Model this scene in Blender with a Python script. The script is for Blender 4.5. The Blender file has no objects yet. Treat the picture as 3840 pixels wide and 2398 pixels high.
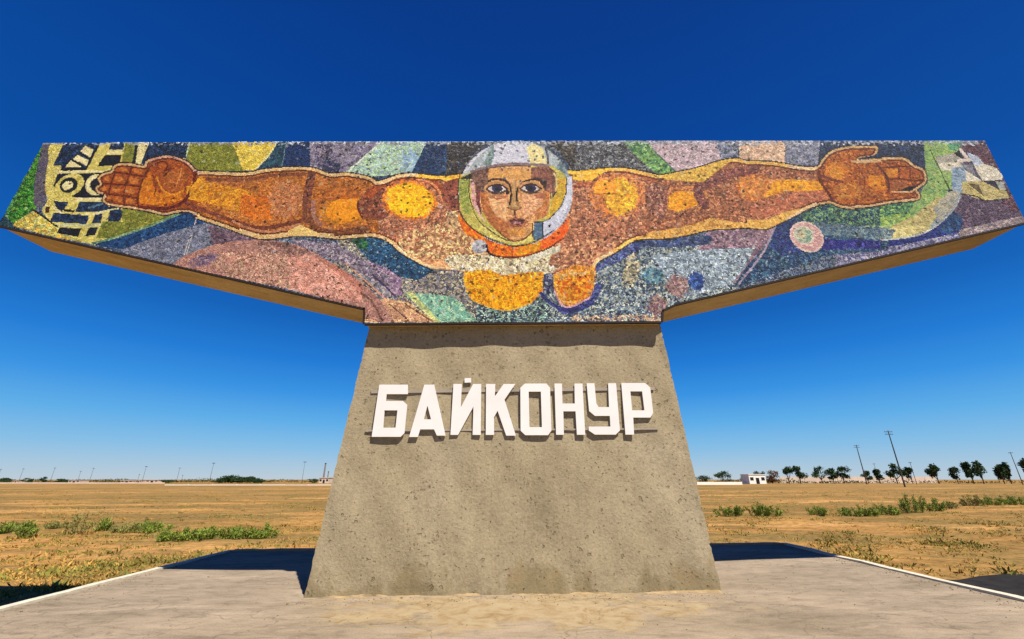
import bpy, bmesh, math, random
import numpy as np
from mathutils import Vector, Matrix

random.seed(7)
RNG = np.random.default_rng(11)
SC = bpy.context.scene
COL = SC.collection

# ------------------------------------------------------------------ camera, sky, sun, exposure
PITCH = math.radians(20.7)
FPX, CX, CY, CAMH = 1587.0, 1920.0, 1199.0, 1.6      # photograph geometry: focal in photo pixels, centre, eye height
cam = bpy.data.cameras.new('camera')
cam_o = bpy.data.objects.new('camera', cam)
COL.objects.link(cam_o)
cam_o.location = (0, 0, CAMH)
cam_o.rotation_euler = (math.pi / 2 + PITCH, 0, 0)
cam.sensor_width = 36
cam.lens = FPX / 3840 * 36
cam.clip_end = 20000
SC.camera = cam_o

SUN_EL, SUN_ROT = math.radians(59.4), math.radians(141.8)
world = bpy.data.worlds.new('World')
SC.world = world
world.use_nodes = True
wn, wl = world.node_tree.nodes, world.node_tree.links
sky = wn.new('ShaderNodeTexSky')
sky.sky_type = 'NISHITA'
sky.sun_disc = False
sky.sun_elevation, sky.sun_rotation = SUN_EL, SUN_ROT
sky.altitude = 100
sky.air_density, sky.dust_density, sky.ozone_density = 1.0, 0.2, 3.0
EXPO = 0.75
def lin(c):
    return tuple(((v / 255) / 12.92 if v / 255 <= .04045 else ((v / 255 + .055) / 1.055) ** 2.4) for v in c)
# deep, polarised-looking desert sky: colour by height above the horizon, blended with the physical sky
geo = wn.new('ShaderNodeTexCoord')
sepz = wn.new('ShaderNodeSeparateXYZ')
wl.new(geo.outputs['Generated'], sepz.inputs[0])
skr = wn.new('ShaderNodeValToRGB')
SKY_STOPS = [(0.0, (186, 202, 214)), (.025, (166, 197, 220)), (.06, (132, 188, 228)), (.11, (92, 172, 231)), (.17, (52, 146, 226)), (.235, (26, 122, 212)),
             (.32, (8, 97, 186)), (.48, (0, 76, 162)), (.72, (0, 62, 146)), (1.0, (0, 44, 120))]
els = skr.color_ramp.elements
while len(els) < len(SKY_STOPS):
    els.new(.5)
for e_, (p_, c_) in zip(els, SKY_STOPS):
    e_.position = p_
    e_.color = (*[v / (2 ** EXPO) * 10 for v in lin(c_)], 1)
wl.new(sepz.outputs[2], skr.inputs[0])
mixs = wn.new('ShaderNodeMix')
mixs.data_type = 'RGBA'
mixs.inputs[0].default_value = .975
wl.new(sky.outputs[0], mixs.inputs[6])
wl.new(skr.outputs[0], mixs.inputs[7])
wl.new(mixs.outputs[2], wn['Background'].inputs[0])
wn['Background'].inputs[1].default_value = 0.1

sun = bpy.data.lights.new('sun', 'SUN')
sun.energy = 5.0
sun.angle = math.radians(0.5)
sun.color = (1.0, 0.94, 0.84)
sun_o = bpy.data.objects.new('sun', sun)
COL.objects.link(sun_o)
sun_o.rotation_euler = Vector((-.366, .465, -1)).to_track_quat('-Z', 'Y').to_euler()
SC.view_settings.view_transform = 'Standard'
SC.view_settings.look = 'None'
SC.view_settings.exposure = EXPO
SC.view_settings.gamma = 1
SC.view_settings.use_curve_mapping = False

# ------------------------------------------------------------------ helpers
COS, SIN = math.cos(PITCH), math.sin(PITCH)

def ray(px, py):
    v = (CY - py) / FPX
    return Vector(((px - CX) / FPX, COS - v * SIN, SIN + v * COS))

def at_depth(px, py, Y):
    d = ray(px, py)
    t = Y / d.y
    return Vector((d.x * t, Y, CAMH + d.z * t))

def on_plane(px, py, y0, slope):
    """point on the leaning plane y = y0 + slope*z"""
    d = ray(px, py)
    t = (y0 + slope * CAMH) / (d.y - slope * d.z)
    return Vector((d.x * t, d.y * t, CAMH + d.z * t))

def link(name, me, mat=None, parent=None):
    o = bpy.data.objects.new(name, me)
    COL.objects.link(o)
    if mat is not None:
        me.materials.append(mat)
    if parent is not None:
        o.parent = parent
    return o

def tag(o, label=None, cat=None, group=None, kind=None):
    if label: o['label'] = label
    if cat: o['category'] = cat
    if group: o['group'] = group
    if kind: o['kind'] = kind
    return o

def thing(name, label, cat, loc=(0, 0, 0), group=None):
    o = bpy.data.objects.new(name, None)
    o.empty_display_size = .1
    COL.objects.link(o)
    o.location = loc
    return tag(o, label, cat, group)

def mesh_py(name, verts, faces, mat=None, parent=None, bevel=0):
    me = bpy.data.meshes.new(name)
    me.from_pydata([tuple(v) for v in verts], [], faces)
    bm = bmesh.new()
    bm.from_mesh(me)
    bmesh.ops.recalc_face_normals(bm, faces=bm.faces)
    if bevel:
        bmesh.ops.bevel(bm, geom=bm.edges[:], offset=bevel, segments=2, affect='EDGES', profile=.5)
    bm.to_mesh(me)
    bm.free()
    return link(name, me, mat, parent)

BOXF = [(0, 1, 2, 3), (4, 7, 6, 5), (0, 4, 5, 1), (1, 5, 6, 2), (2, 6, 7, 3), (3, 7, 4, 0)]

def box(name, x0, x1, y0, y1, z0, z1, mat, parent=None, bevel=0):
    v = [(x0, y0, z0), (x1, y0, z0), (x1, y1, z0), (x0, y1, z0), (x0, y0, z1), (x1, y0, z1), (x1, y1, z1), (x0, y1, z1)]
    return mesh_py(name, v, BOXF, mat, parent, bevel)

def fast_mesh(name, verts, quads, mat, parent=None, colors=None, k=4):
    """numpy verts (N,3), faces (M,k)"""
    me = bpy.data.meshes.new(name)
    nv, nf = len(verts), len(quads)
    me.vertices.add(nv)
    me.vertices.foreach_set('co', np.ascontiguousarray(verts, dtype=np.float32).ravel())
    me.loops.add(nf * k)
    me.loops.foreach_set('vertex_index', np.ascontiguousarray(quads, dtype=np.int32).ravel())
    me.polygons.add(nf)
    me.polygons.foreach_set('loop_start', np.arange(0, nf * k, k, dtype=np.int32))
    me.update(calc_edges=True)
    if colors is not None:
        a = me.color_attributes.new('tile_color', 'FLOAT_COLOR', 'POINT')
        c4 = np.ones((nv, 4), dtype=np.float32)
        c4[:, :3] = colors
        a.data.foreach_set('color', c4.ravel())
    me.validate()
    return link(name, me, mat, parent)

def extrude_poly(name, front, back, mat, parent=None):
    """front/back: matching point loops"""
    n = len(front)
    f = [tuple(range(n)), tuple(range(2 * n - 1, n - 1, -1))]
    for i in range(n):
        j = (i + 1) % n
        f.append((i, i + n, j + n, j))
    return mesh_py(name, list(front) + list(back), f, mat, parent)

# ------------------------------------------------------------------ materials
def new_mat(name):
    m = bpy.data.materials.new(name)
    m.use_nodes = True
    nt = m.node_tree
    return m, nt.nodes, nt.links, nt.nodes['Principled BSDF']

def ramp(n, l, src, stops):
    r = n.new('ShaderNodeValToRGB')
    e = r.color_ramp.elements
    while len(e) < len(stops):
        e.new(.5)
    for i, (p, c) in enumerate(stops):
        e[i].position = p
        e[i].color = (*c, 1)
    l.new(src, r.inputs[0])
    return r.outputs[0]

def noise(n, l, vec, scale, detail=6, rough=.6, dist=0.0):
    t = n.new('ShaderNodeTexNoise')
    t.inputs['Scale'].default_value = scale
    t.inputs['Detail'].default_value = detail
    t.inputs['Roughness'].default_value = rough
    t.inputs['Distortion'].default_value = dist
    if vec is not None:
        l.new(vec, t.inputs['Vector'])
    return t.outputs[0]

def mapped(n, l, scale=(1, 1, 1), kind='Object'):
    tc = n.new('ShaderNodeTexCoord')
    mp = n.new('ShaderNodeMapping')
    mp.inputs['Scale'].default_value = scale
    l.new(tc.outputs[kind], mp.inputs[0])
    return mp.outputs[0]

def mix(n, l, fac, a, b, blend='MIX'):
    m = n.new('ShaderNodeMix')
    m.data_type = 'RGBA'
    m.blend_type = blend
    if isinstance(fac, (int, float)): m.inputs[0].default_value = fac
    else: l.new(fac, m.inputs[0])
    for i, s in ((6, a), (7, b)):
        if isinstance(s, tuple): m.inputs[i].default_value = (*s, 1)
        else: l.new(s, m.inputs[i])
    return m.outputs[2]

def math_n(n, l, op, a, b):
    m = n.new('ShaderNodeMath')
    m.operation = op
    for i, s in ((0, a), (1, b)):
        if isinstance(s, (int, float)): m.inputs[i].default_value = s
        else: l.new(s, m.inputs[i])
    return m.outputs[0]

def bump(n, l, h, strength, dist, bsdf, prev=None):
    b = n.new('ShaderNodeBump')
    b.inputs['Strength'].default_value = strength
    b.inputs['Distance'].default_value = dist
    l.new(h, b.inputs['Height'])
    if prev is not None: l.new(prev, b.inputs['Normal'])
    l.new(b.outputs[0], bsdf.inputs['Normal'])
    return b.outputs[0]

def simple(name, rgb, rough=.8, var=.15, scale=6, spec=.3):
    m, n, l, b = new_mat(name)
    v = mapped(n, l)
    c = lin(rgb)
    col = ramp(n, l, noise(n, l, v, scale), [(.3, tuple(x * (1 - var) for x in c)), (.7, tuple(min(1, x * (1 + var)) for x in c))])
    l.new(col, b.inputs['Base Color'])
    b.inputs['Roughness'].default_value = rough
    b.inputs['Specular IOR Level'].default_value = spec
    return m

def make_pedestal_mat():
    m, n, l, b = new_mat('cast_plaster')
    v = mapped(n, l)
    big = noise(n, l, v, .55, 5, .6)
    med = noise(n, l, v, 3.5, 6, .65, .4)
    fine = noise(n, l, v, 26, 4, .7)
    c = ramp(n, l, big, [(.30, (.285, .231, .143)), (.5, (.34, .277, .172)), (.70, (.375, .310, .204))])
    c = mix(n, l, .3, c, ramp(n, l, med, [(.3, (.62, .60, .55)), (.5, (1, 1, 1)), (.75, (1.22, 1.18, 1.12))]), 'MULTIPLY')
    c = mix(n, l, .6, c, ramp(n, l, fine, [(.3, (.6, .58, .55)), (.55, (1, 1, 1)), (.75, (1.25, 1.22, 1.2))]), 'MULTIPLY')
    # pits and gouges left in the rough render coat
    def warped(scale, amt):
        wob = mapped(n, l, (1, 1, 1.15))
        nz = n.new('ShaderNodeTexNoise')
        nz.inputs['Scale'].default_value = scale
        nz.inputs['Detail'].default_value = 4
        l.new(wob, nz.inputs['Vector'])
        sc_ = n.new('ShaderNodeVectorMath'); sc_.operation = 'SCALE'
        sc_.inputs['Scale'].default_value = amt
        l.new(nz.outputs[1], sc_.inputs[0])
        dv = n.new('ShaderNodeVectorMath'); dv.operation = 'ADD'
        l.new(wob, dv.inputs[0]); l.new(sc_.outputs[0], dv.inputs[1])
        return dv.outputs[0]
    def pits(scale, wsc, amt, lo, hi, big_r, msc):
        vo = n.new('ShaderNodeTexVoronoi')
        vo.inputs['Scale'].default_value = scale
        l.new(warped(wsc, amt), vo.inputs['Vector'])
        # every cell gets its own pit size; most get none
        sp = n.new('ShaderNodeSeparateColor')
        l.new(vo.outputs['Color'], sp.inputs[0])
        per = ramp(n, l, sp.outputs[0], [(lo, (0, 0, 0)), (1.0, (big_r, big_r, big_r))])
        msk = ramp(n, l, noise(n, l, v, msc, 3), [(.38, (.15, .15, .15)), (.66, (1, 1, 1))])
        d_ = math_n(n, l, 'SUBTRACT', vo.outputs['Distance'], math_n(n, l, 'MULTIPLY', per, msk))
        return ramp(n, l, d_, [(0, (1, 1, 1)), (hi, (0, 0, 0))])
    pa = pits(8, 14, .12, .55, .06, .30, 1.4)
    pb = pits(17, 30, .07, .45, .08, .34, 2.0)
    pitm = math_n(n, l, 'MAXIMUM', pa, math_n(n, l, 'MULTIPLY', pb, .7))
    c = mix(n, l, math_n(n, l, 'MULTIPLY', pitm, .32), c, (.13, .095, .05))
    # damp dirt and moss climbing unevenly from the foot
    sx = n.new('ShaderNodeSeparateXYZ')
    l.new(v, sx.inputs[0])
    dn = noise(n, l, mapped(n, l, (1, 1, .7)), 1.1, 7, .72, .5)
    dh = math_n(n, l, 'MULTIPLY', math_n(n, l, 'SUBTRACT', dn, .40), 3.0)
    dirt = math_n(n, l, 'SUBTRACT', math_n(n, l, 'ADD', dh, .0), sx.outputs[2])
    dm = ramp(n, l, dirt, [(0, (0, 0, 0)), (.32, (1, 1, 1))])
    dcol = ramp(n, l, noise(n, l, v, 3.2, 5, .7), [(.35, (.10, .072, .02)), (.55, (.20, .15, .065)), (.68, (.20, .105, .03))])
    c = mix(n, l, math_n(n, l, 'MULTIPLY', dm, math_n(n, l, 'ADD', .08, math_n(n, l, 'MULTIPLY', fine, .9))), c, dcol)
    # faint rain streaks
    sv = mapped(n, l, (5, 5, .35))
    st = noise(n, l, sv, 1.3, 5, .6)
    c = mix(n, l, .18, c, ramp(n, l, st, [(.35, (.72, .70, .68)), (.6, (1.08, 1.06, 1.03))]), 'MULTIPLY')
    l.new(c, b.inputs['Base Color'])
    b.inputs['Roughness'].default_value = .93
    b.inputs['Specular IOR Level'].default_value = .15
    inv = math_n(n, l, 'SUBTRACT', 1.0, pitm)
    p = bump(n, l, inv, 1.0, .035, b)
    p = bump(n, l, med, .22, .05, b, p)
    bump(n, l, fine, .5, .016, b, p)
    return m

def make_beam_mat():
    m, n, l, b = new_mat('beam_concrete')
    v = mapped(n, l)
    sv = mapped(n, l, (.8, 2.2, 2.2))
    a = noise(n, l, sv, 1.5, 7, .7, .4)
    c = ramp(n, l, a, [(.3, (.40, .285, .125)), (.5, (.53, .39, .18)), (.72, (.64, .49, .26))])
    c = mix(n, l, .4, c, ramp(n, l, noise(n, l, v, 14, 4), [(.3, (.65, .65, .65)), (.7, (1.2, 1.2, 1.2))]), 'MULTIPLY')
    l.new(c, b.inputs['Base Color'])
    b.inputs['Roughness'].default_value = .9
    bump(n, l, noise(n, l, v, 20, 5), .4, .02, b)
    return m

def make_tile_mat():
    m, n, l, b = new_mat('smalt_tile')
    a = n.new('ShaderNodeAttribute')
    a.attribute_name = 'tile_color'
    l.new(a.outputs['Color'], b.inputs['Base Color'])
    b.inputs['Roughness'].default_value = .5
    b.inputs['Specular IOR Level'].default_value = .15
    return m

def make_plaza_mat():
    m, n, l, b = new_mat('plaza_concrete')
    v = mapped(n, l)
    sv = mapped(n, l, (.6, 1.6, 1))
    big = noise(n, l, sv, .8, 6, .62, .6)
    c = ramp(n, l, big, [(.3, (.178, .138, .090)), (.48, (.24, .187, .127)), (.68, (.30, .235, .162))])
    med = noise(n, l, mapped(n, l, (1.2, 3.2, 1)), 2.3, 7, .68, .8)
    c = mix(n, l, .8, c, ramp(n, l, med, [(.28, (.55, .52, .48)), (.5, (1, 1, 1)), (.72, (1.25, 1.22, 1.2))]), 'MULTIPLY')
    c = mix(n, l, .55, c, ramp(n, l, noise(n, l, v, 55, 4, .7), [(.3, (.6, .6, .6)), (.7, (1.3, 1.3, 1.3))]), 'MULTIPLY')
    # sandy ochre stain in front of the pedestal foot
    sx = n.new('ShaderNodeSeparateXYZ')
    l.new(v, sx.inputs[0])
    dx = math_n(n, l, 'MULTIPLY', sx.outputs[0], .21)
    dy = math_n(n, l, 'MULTIPLY', math_n(n, l, 'SUBTRACT', sx.outputs[1], 6.6), .60)
    r2 = math_n(n, l, 'ADD', math_n(n, l, 'MULTIPLY', dx, dx), math_n(n, l, 'MULTIPLY', dy, dy))
    r2 = math_n(n, l, 'ADD', r2, math_n(n, l, 'MULTIPLY', noise(n, l, v, 1.3, 6, .7), 1.4))
    st = ramp(n, l, r2, [(.85, (1, 1, 1)), (1.35, (0, 0, 0))])
    stc = ramp(n, l, noise(n, l, v, 3.1, 6, .7, 1.0), [(.32, (.19, .115, .04)), (.5, (.29, .215, .115)), (.68, (.34, .27, .16))])
    c = mix(n, l, math_n(n, l, 'MULTIPLY', st, .8), c, stc)
    # hairline cracks
    vo = n.new('ShaderNodeTexVoronoi')
    vo.feature = 'DISTANCE_TO_EDGE'
    vo.inputs['Scale'].default_value = .55
    cv = n.new('ShaderNodeVectorMath'); cv.operation = 'ADD'
    nz = n.new('ShaderNodeTexNoise'); nz.inputs['Scale'].default_value = 1.6; nz.inputs['Detail'].default_value = 6
    l.new(v, nz.inputs['Vector']); l.new(v, cv.inputs[0]); l.new(nz.outputs[1], cv.inputs[1])
    l.new(cv.outputs[0], vo.inputs['Vector'])
    cr = ramp(n, l, vo.outputs['Distance'], [(0, (1, 1, 1)), (.006, (0, 0, 0))])
    c = mix(n, l, math_n(n, l, 'MULTIPLY', cr, .5), c, (.06, .045, .03))
    grit = ramp(n, l, noise(n, l, v, 22, 5, .75), [(.64, (0, 0, 0)), (.72, (1, 1, 1))])
    c = mix(n, l, math_n(n, l, 'MULTIPLY', grit, .45), c, (.10, .075, .045))
    l.new(c, b.inputs['Base Color'])
    b.inputs['Roughness'].default_value = .9
    b.inputs['Specular IOR Level'].default_value = .2
    p = bump(n, l, med, .35, .02, b)
    bump(n, l, noise(n, l, v, 70, 4, .7), .4, .006, b, p)
    return m

def make_soil_mat():
    m, n, l, b = new_mat('steppe_soil')
    v = mapped(n, l)
    sv = mapped(n, l, (.18, 1.0, 1))
    big = noise(n, l, sv, .10, 6, .62, .5)
    c = ramp(n, l, big, [(.33, (.165, .108, .032)), (.45, (.255, .145, .042)), (.56, (.385, .200, .060)), (.68, (.49, .280, .105))])
    med = noise(n, l, mapped(n, l, (.6, 1.3, 1)), .55, 8, .7)
    c = mix(n, l, .85, c, ramp(n, l, med, [(.3, (.42, .40, .34)), (.5, (.95, .95, .95)), (.7, (1.3, 1.28, 1.25))]), 'MULTIPLY')
    fine = noise(n, l, v, 3.5, 8, .75)
    c = mix(n, l, .8, c, ramp(n, l, fine, [(.34, (.35, .33, .26)), (.52, (1, 1, 1)), (.7, (1.3, 1.3, 1.25))]), 'MULTIPLY')
    # patches of dry grass cover
    gm = noise(n, l, mapped(n, l, (.5, 1.5, 1)), .16, 8, .72, .3)
    gmask = ramp(n, l, gm, [(.44, (0, 0, 0)), (.57, (.85, .85, .85))])
    c = mix(n, l, gmask, c, ramp(n, l, fine, [(.35, (.07, .058, .018)), (.65, (.23, .148, .046))]))
    l.new(c, b.inputs['Base Color'])
    b.inputs['Roughness'].default_value = .96
    b.inputs['Specular IOR Level'].default_value = .1
    p = bump(n, l, med, .5, .12, b)
    bump(n, l, fine, .7, .05, b, p)
    return m

M_PED = make_pedestal_mat()
M_BEAM = make_beam_mat()
M_TILE = make_tile_mat()
M_PLAZA = make_plaza_mat()
M_SOIL = make_soil_mat()
M_GROUT = simple('grout', (92, 86, 80), .95)
M_TRIM = simple('dark_edging', (34, 22, 16), .8)
M_LETTER = simple('white_letter_paint', (220, 215, 209), .55, .05, 2.2)
M_RAIL = simple('grey_rail_paint', (150, 138, 122), .6, .15, 4)
M_KERB = simple('white_kerb_paint', (188, 179, 158), .85, .22, 9)
M_KERBB = simple('bare_kerb_concrete', (165, 140, 112), .9, .15, 5)
M_TUFT = simple('dry_grass', (166, 130, 66), .9, .4, .35, .1)
M_TUFT2 = simple('olive_grass', (118, 112, 52), .9, .4, .35, .1)
M_LEAF = simple('bush_leaf', (112, 126, 48), .7, .45, 1.2, .2)
M_LEAF2 = simple('dry_bush_leaf', (118, 116, 60), .75, .4, 1.2, .2)
M_STEM = simple('bush_stem', (110, 85, 55), .9)
M_CROWN = simple('tree_leaf', (44, 62, 30), .8, .4, .3, .2)
M_CROWNB = simple('rusty_tree_leaf', (98, 66, 40), .8, .3, .3, .2)
M_BARK = simple('tree_bark', (70, 55, 42), .95)
M_WHITE = simple('whitewash', (232, 226, 214), .85, .06, .5)
M_PINKW = simple('pale_wall_plaster', (200, 180, 160), .9, .12, .2)
M_ROOF = simple('roof_sheet', (120, 112, 105), .7)
M_DARK = simple('dark_opening', (30, 32, 36), .4)
M_POLE = simple('weathered_pole', (58, 52, 48), .85)
M_STEEL = simple('grey_steel', (120, 124, 128), .5)
M_SCRUB = simple('far_scrub', (62, 66, 42), .9, .4, .1, .1)

# ------------------------------------------------------------------ ground, plaza, kerbs
GZ = -1.0                                   # the field lies a metre below the plaza
def gz(x, y):
    """gentle relief of the field"""
    r = math.hypot(x, y)
    k = min(1.0, max(0.0, (r - 13) / 20)) * max(0.0, 1 - r / 160)
    return GZ + k * (.10 * math.sin(x * .31 + 1.3) * math.sin(y * .23 + .4) + .06 * math.sin(x * .83 + y * .57) + .05 * math.sin(y * 1.1 - x * .37))

def build_ground():
    rr = [0, 4, 8, 11, 13] + [13 * 1.06 ** i for i in range(1, 46)] + [230, 290, 380, 520, 760, 1100, 1700, 2600, 4200, 7000, 12000]
    na = 180
    vs, fs = [(0, 0, GZ)], []
    for r in rr[1:]:
        for a in range(na):
            x, y = r * math.cos(a * math.tau / na), r * math.sin(a * math.tau / na)
            vs.append((x, y, gz(x, y)))
    for a in range(na):
        fs.append((0, 1 + a, 1 + (a + 1) % na))
    for k in range(len(rr) - 2):
        o0, o1 = 1 + k * na, 1 + (k + 1) * na
        for a in range(na):
            b_ = (a + 1) % na
            fs.append((o0 + a, o1 + a, o1 + b_, o0 + b_))
    me = bpy.data.meshes.new('ground')
    me.from_pydata(vs, [], fs)
    for p in me.polygons: p.use_smooth = True
    g = link('ground', me, M_SOIL)
    tag(g, 'flat ochre steppe with patches of dry grass', kind='structure')
build_ground()

PX0, PX1, PY0, PY1 = -7.05, 6.85, -9.0, 11.95
TILT = 0.0115
def pz(x): return TILT * x

def build_plaza():
    nx, ny = 28, 40
    vs, fs = [], []
    for j in range(ny + 1):
        for i in range(nx + 1):
            x = PX0 + (PX1 - PX0) * i / nx
            y = PY0 + (PY1 - PY0) * j / ny
            vs.append((x, y, pz(x) + .006 * math.sin(x * 1.7 + y * .9) * math.sin(y * 1.3 - x * .4)))
    W = nx + 1
    for j in range(ny):
        for i in range(nx):
            fs.append((j * W + i, j * W + i + 1, (j + 1) * W + i + 1, (j + 1) * W + i))
    # skirt down to below the field
    per = [i for i in range(W)] + [j * W + nx for j in range(1, ny + 1)] + [ny * W + i for i in range(nx - 1, -1, -1)] + [j * W for j in range(ny - 1, 0, -1)]
    base = len(vs)
    for p in per:
        vs.append((vs[p][0], vs[p][1], GZ - .3))
    for k in range(len(per)):
        k2 = (k + 1) % len(per)
        fs.append((per[k], base + k, base + k2, per[k2]))
    tag(mesh_py('plaza', vs, fs, M_PLAZA), 'raised concrete plaza under the monument', kind='structure')
build_plaza()

def build_dark_strip():  # near-black strip lying on the field past the right kerb, far edge uneven
    m = simple('dark_ground', (38, 35, 33), .95, .35, 3, .1)
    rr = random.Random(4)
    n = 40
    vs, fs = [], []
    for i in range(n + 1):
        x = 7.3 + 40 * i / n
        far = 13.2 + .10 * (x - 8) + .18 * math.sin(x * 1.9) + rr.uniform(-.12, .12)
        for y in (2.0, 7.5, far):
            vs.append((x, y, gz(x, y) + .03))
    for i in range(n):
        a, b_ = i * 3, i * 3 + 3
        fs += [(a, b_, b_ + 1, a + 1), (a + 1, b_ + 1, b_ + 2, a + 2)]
    tag(mesh_py('dark_strip', vs, fs, m), 'near-black strip of ground beside the right edge of the plaza', kind='structure')
build_dark_strip()

def kerb(name, p0, p1, w, h, mat, label):
    (x0, y0), (x1, y1) = p0, p1
    n = 40
    d = Vector((x1 - x0, y1 - y0, 0)).normalized()
    s = Vector((-d.y, d.x, 0)) * w / 2
    vs, fs = [], []
    for i in range(n + 1):
        t = i / n
        x, y = x0 + (x1 - x0) * t, y0 + (y1 - y0) * t
        jw = 1 + random.uniform(-.09, .09)
        jz = random.uniform(-.008, .008)
        z = pz(x) + jz
        for sx, zz in ((-1, -.12), (-1, h), (1, h), (1, -.12)):
            vs.append((x + sx * s.x * jw, y + sx * s.y * jw, z + zz))
    for i in range(n):
        a, b_ = i * 4, i * 4 + 4
        for k in range(3):
            fs.append((a + k, a + k + 1, b_ + k + 1, b_ + k))
    fs += [(0, 1, 2, 3), (n * 4 + 3, n * 4 + 2, n * 4 + 1, n * 4)]
    tag(mesh_py(name, vs, fs, mat), label, kind='structure')
kerb('kerb', (PX0, PY0), (PX0, PY1 + .05), .135, .03, M_KERB, 'white painted kerb along the left edge of the plaza')
kerb('kerb', (PX1, PY0), (PX1, PY1 + .05), .135, .03, M_KERB, 'white painted kerb along the right edge of the plaza')
kerb('kerb', (PX0 + .1, PY1), (PX1 - .1, PY1), .17, .035, M_KERBB, 'bare concrete kerb along the back edge of the plaza')

# ------------------------------------------------------------------ monument
FY0, FSL = 7.32, 0.035          # pedestal front face: y = FY0 + FSL*z
DY = 7.30                       # plane of the mosaic front
BT = 1.05                       # beam thickness
mon = thing('monument', 'T-shaped concrete monument with a colourful cosmonaut mosaic across its wide top beam', 'monument', (0, 7.8, 0))
MINV = Matrix.Translation((0, -7.8, 0))

def to_mon(o):
    o.parent = mon
    o.matrix_parent_inverse = MINV
    return o

def build_pedestal():
    fl0, fr0 = on_plane(1138, 2246, FY0, FSL), on_plane(2706, 2216, FY0, FSL)
    fl1, fr1 = on_plane(1388, 1213, FY0, FSL), on_plane(2474, 1206, FY0, FSL)
    zt = 4.75
    def ext(a, b, z):
        t = (z - a.z) / (b.z - a.z)
        return a + (b - a) * t
    L0, R0 = ext(fl0, fl1, -.25), ext(fr0, fr1, -.25)
    L1, R1 = ext(fl0, fl1, zt), ext(fr0, fr1, zt)
    b0, b1 = 8.95, 8.28
    nx, nz = 60, 110
    rnd = random.Random(3)
    vs, fs = [], []
    def wob(x, z, k): return .012 * math.sin(x * 2.1 + z * 1.3 + k) * math.sin(z * 1.7 - x * .6 + k) + .006 * math.sin(x * 7.3 + z * 5.1 + k)
    for j in range(nz + 1):
        tz = j / nz
        l, r = L0.lerp(L1, tz), R0.lerp(R1, tz)
        for i in range(nx + 1):
            p = l.lerp(r, i / nx)
            ed = 1 if 0 < i < nx else 0
            vs.append((p.x + (0 if ed else .004 * math.sin(p.z * 9) + (1 if i == 0 else -1) * abs(rnd.gauss(0, .006)) * (2.2 if rnd.random() > .94 else 1)), p.y + wob(p.x, p.z, 0) * ed, p.z))
    W = nx + 1
    for j in range(nz):
        for i in range(nx):
            fs.append((j * W + i, j * W + i + 1, (j + 1) * W + i + 1, (j + 1) * W + i))
    base = len(vs)
    for j in range(nz + 1):
        t = j / nz
        yb = b0 + (b1 - b0) * t
        for x in (L0.lerp(L1, t).x * .985, R0.lerp(R1, t).x * .985):
            vs.append((x, yb, L0.z + (zt - L0.z) * t))
    for j in range(nz):
        a, b_ = base + j * 2, base + (j + 1) * 2
        fs.append((a, j * W, (j + 1) * W, b_))
        fs.append((j * W + nx, a + 1, b_ + 1, (j + 1) * W + nx))
        fs.append((a + 1, a, b_, b_ + 1))
    fs.append(tuple(range(nz * W, nz * W + W)) + (base + nz * 2 + 1, base + nz * 2))
    o = to_mon(mesh_py('pedestal', vs, fs, M_PED))
    return o
build_pedestal()

def build_fillet():
    L, R = on_plane(1142, 2249, FY0, FSL), on_plane(2702, 2219, FY0, FSL)
    n = 90
    rr = random.Random(5)
    vs, fs = [], []
    a1 = [rr.uniform(0, 6) for _ in range(6)]
    for i in range(n + 1):
        t = i / n
        x = L.x + (R.x - L.x) * t
        w = .035 + .018 * math.sin(t * 17 + a1[0]) + .03 * math.sin(t * 41 + a1[1]) + .012 * rr.uniform(-1, 1)
        h = .016 + .008 * math.sin(t * 23 + a1[2]) + .006 * math.sin(t * 53 + a1[3]) + .008 * rr.uniform(-1, 1)
        z = pz(x)
        y = FY0 + .01
        vs += [(x, y, z + h), (x, y - w * .45, z + h * .55), (x, y - w, z - .004)]
    for i in range(n):
        a, b_ = i * 3, i * 3 + 3
        fs += [(a, a + 1, b_ + 1, b_), (a + 1, a + 2, b_ + 2, b_ + 1)]
    to_mon(mesh_py('mortar_fillet', vs, fs, simple('sandy_mortar', (146, 124, 90), .95, .35, 6)))
build_fillet()

# front outline of the beam on the plane y = DY
def pp(px, py): return at_depth(px, py, DY)
BEAM_PX = [(163, 538), (900, 534), (1920, 531), (3692, 530), (3846, 835), (2532, 1141), (2481, 1165), (2479, 1207), (1368, 1214), (1370, 1158), (-6, 846)]
BEAM = [pp(*p) for p in BEAM_PX]
def build_beam():
    f = [p.copy() for p in BEAM]
    bk = [Vector((p.x, DY + BT, p.z)) for p in BEAM]
    to_mon(extrude_poly('crossbeam', [Vector((p.x, DY + .014, p.z)) for p in f], bk, M_BEAM))
    # thin bed of grout behind the tiles, and dark edging strips under the lower edges
    to_mon(extrude_poly('grout_bed', [Vector((p.x, DY + .004, p.z - .001)) for p in f], [Vector((p.x, DY + .0135, p.z - .001)) for p in f], M_GROUT))
    idx = [(10, 9), (9, 8), (8, 7), (7, 6), (6, 5), (5, 4)]
    for a, b_ in idx:
        A, B = f[a], f[b_]
        d = (B - A).normalized()
        nrm = Vector((d.z, 0, -d.x))
        if nrm.z > 0 and abs(nrm.z) > .2: nrm = -nrm
        h = .035
        q = [A, B, B + nrm * h, A + nrm * h]
        to_mon(extrude_poly('edging_strip', [Vector((p.x, DY - .022, p.z)) for p in q], [Vector((p.x, DY + .03, p.z)) for p in q], M_TRIM))
build_beam()

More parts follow.
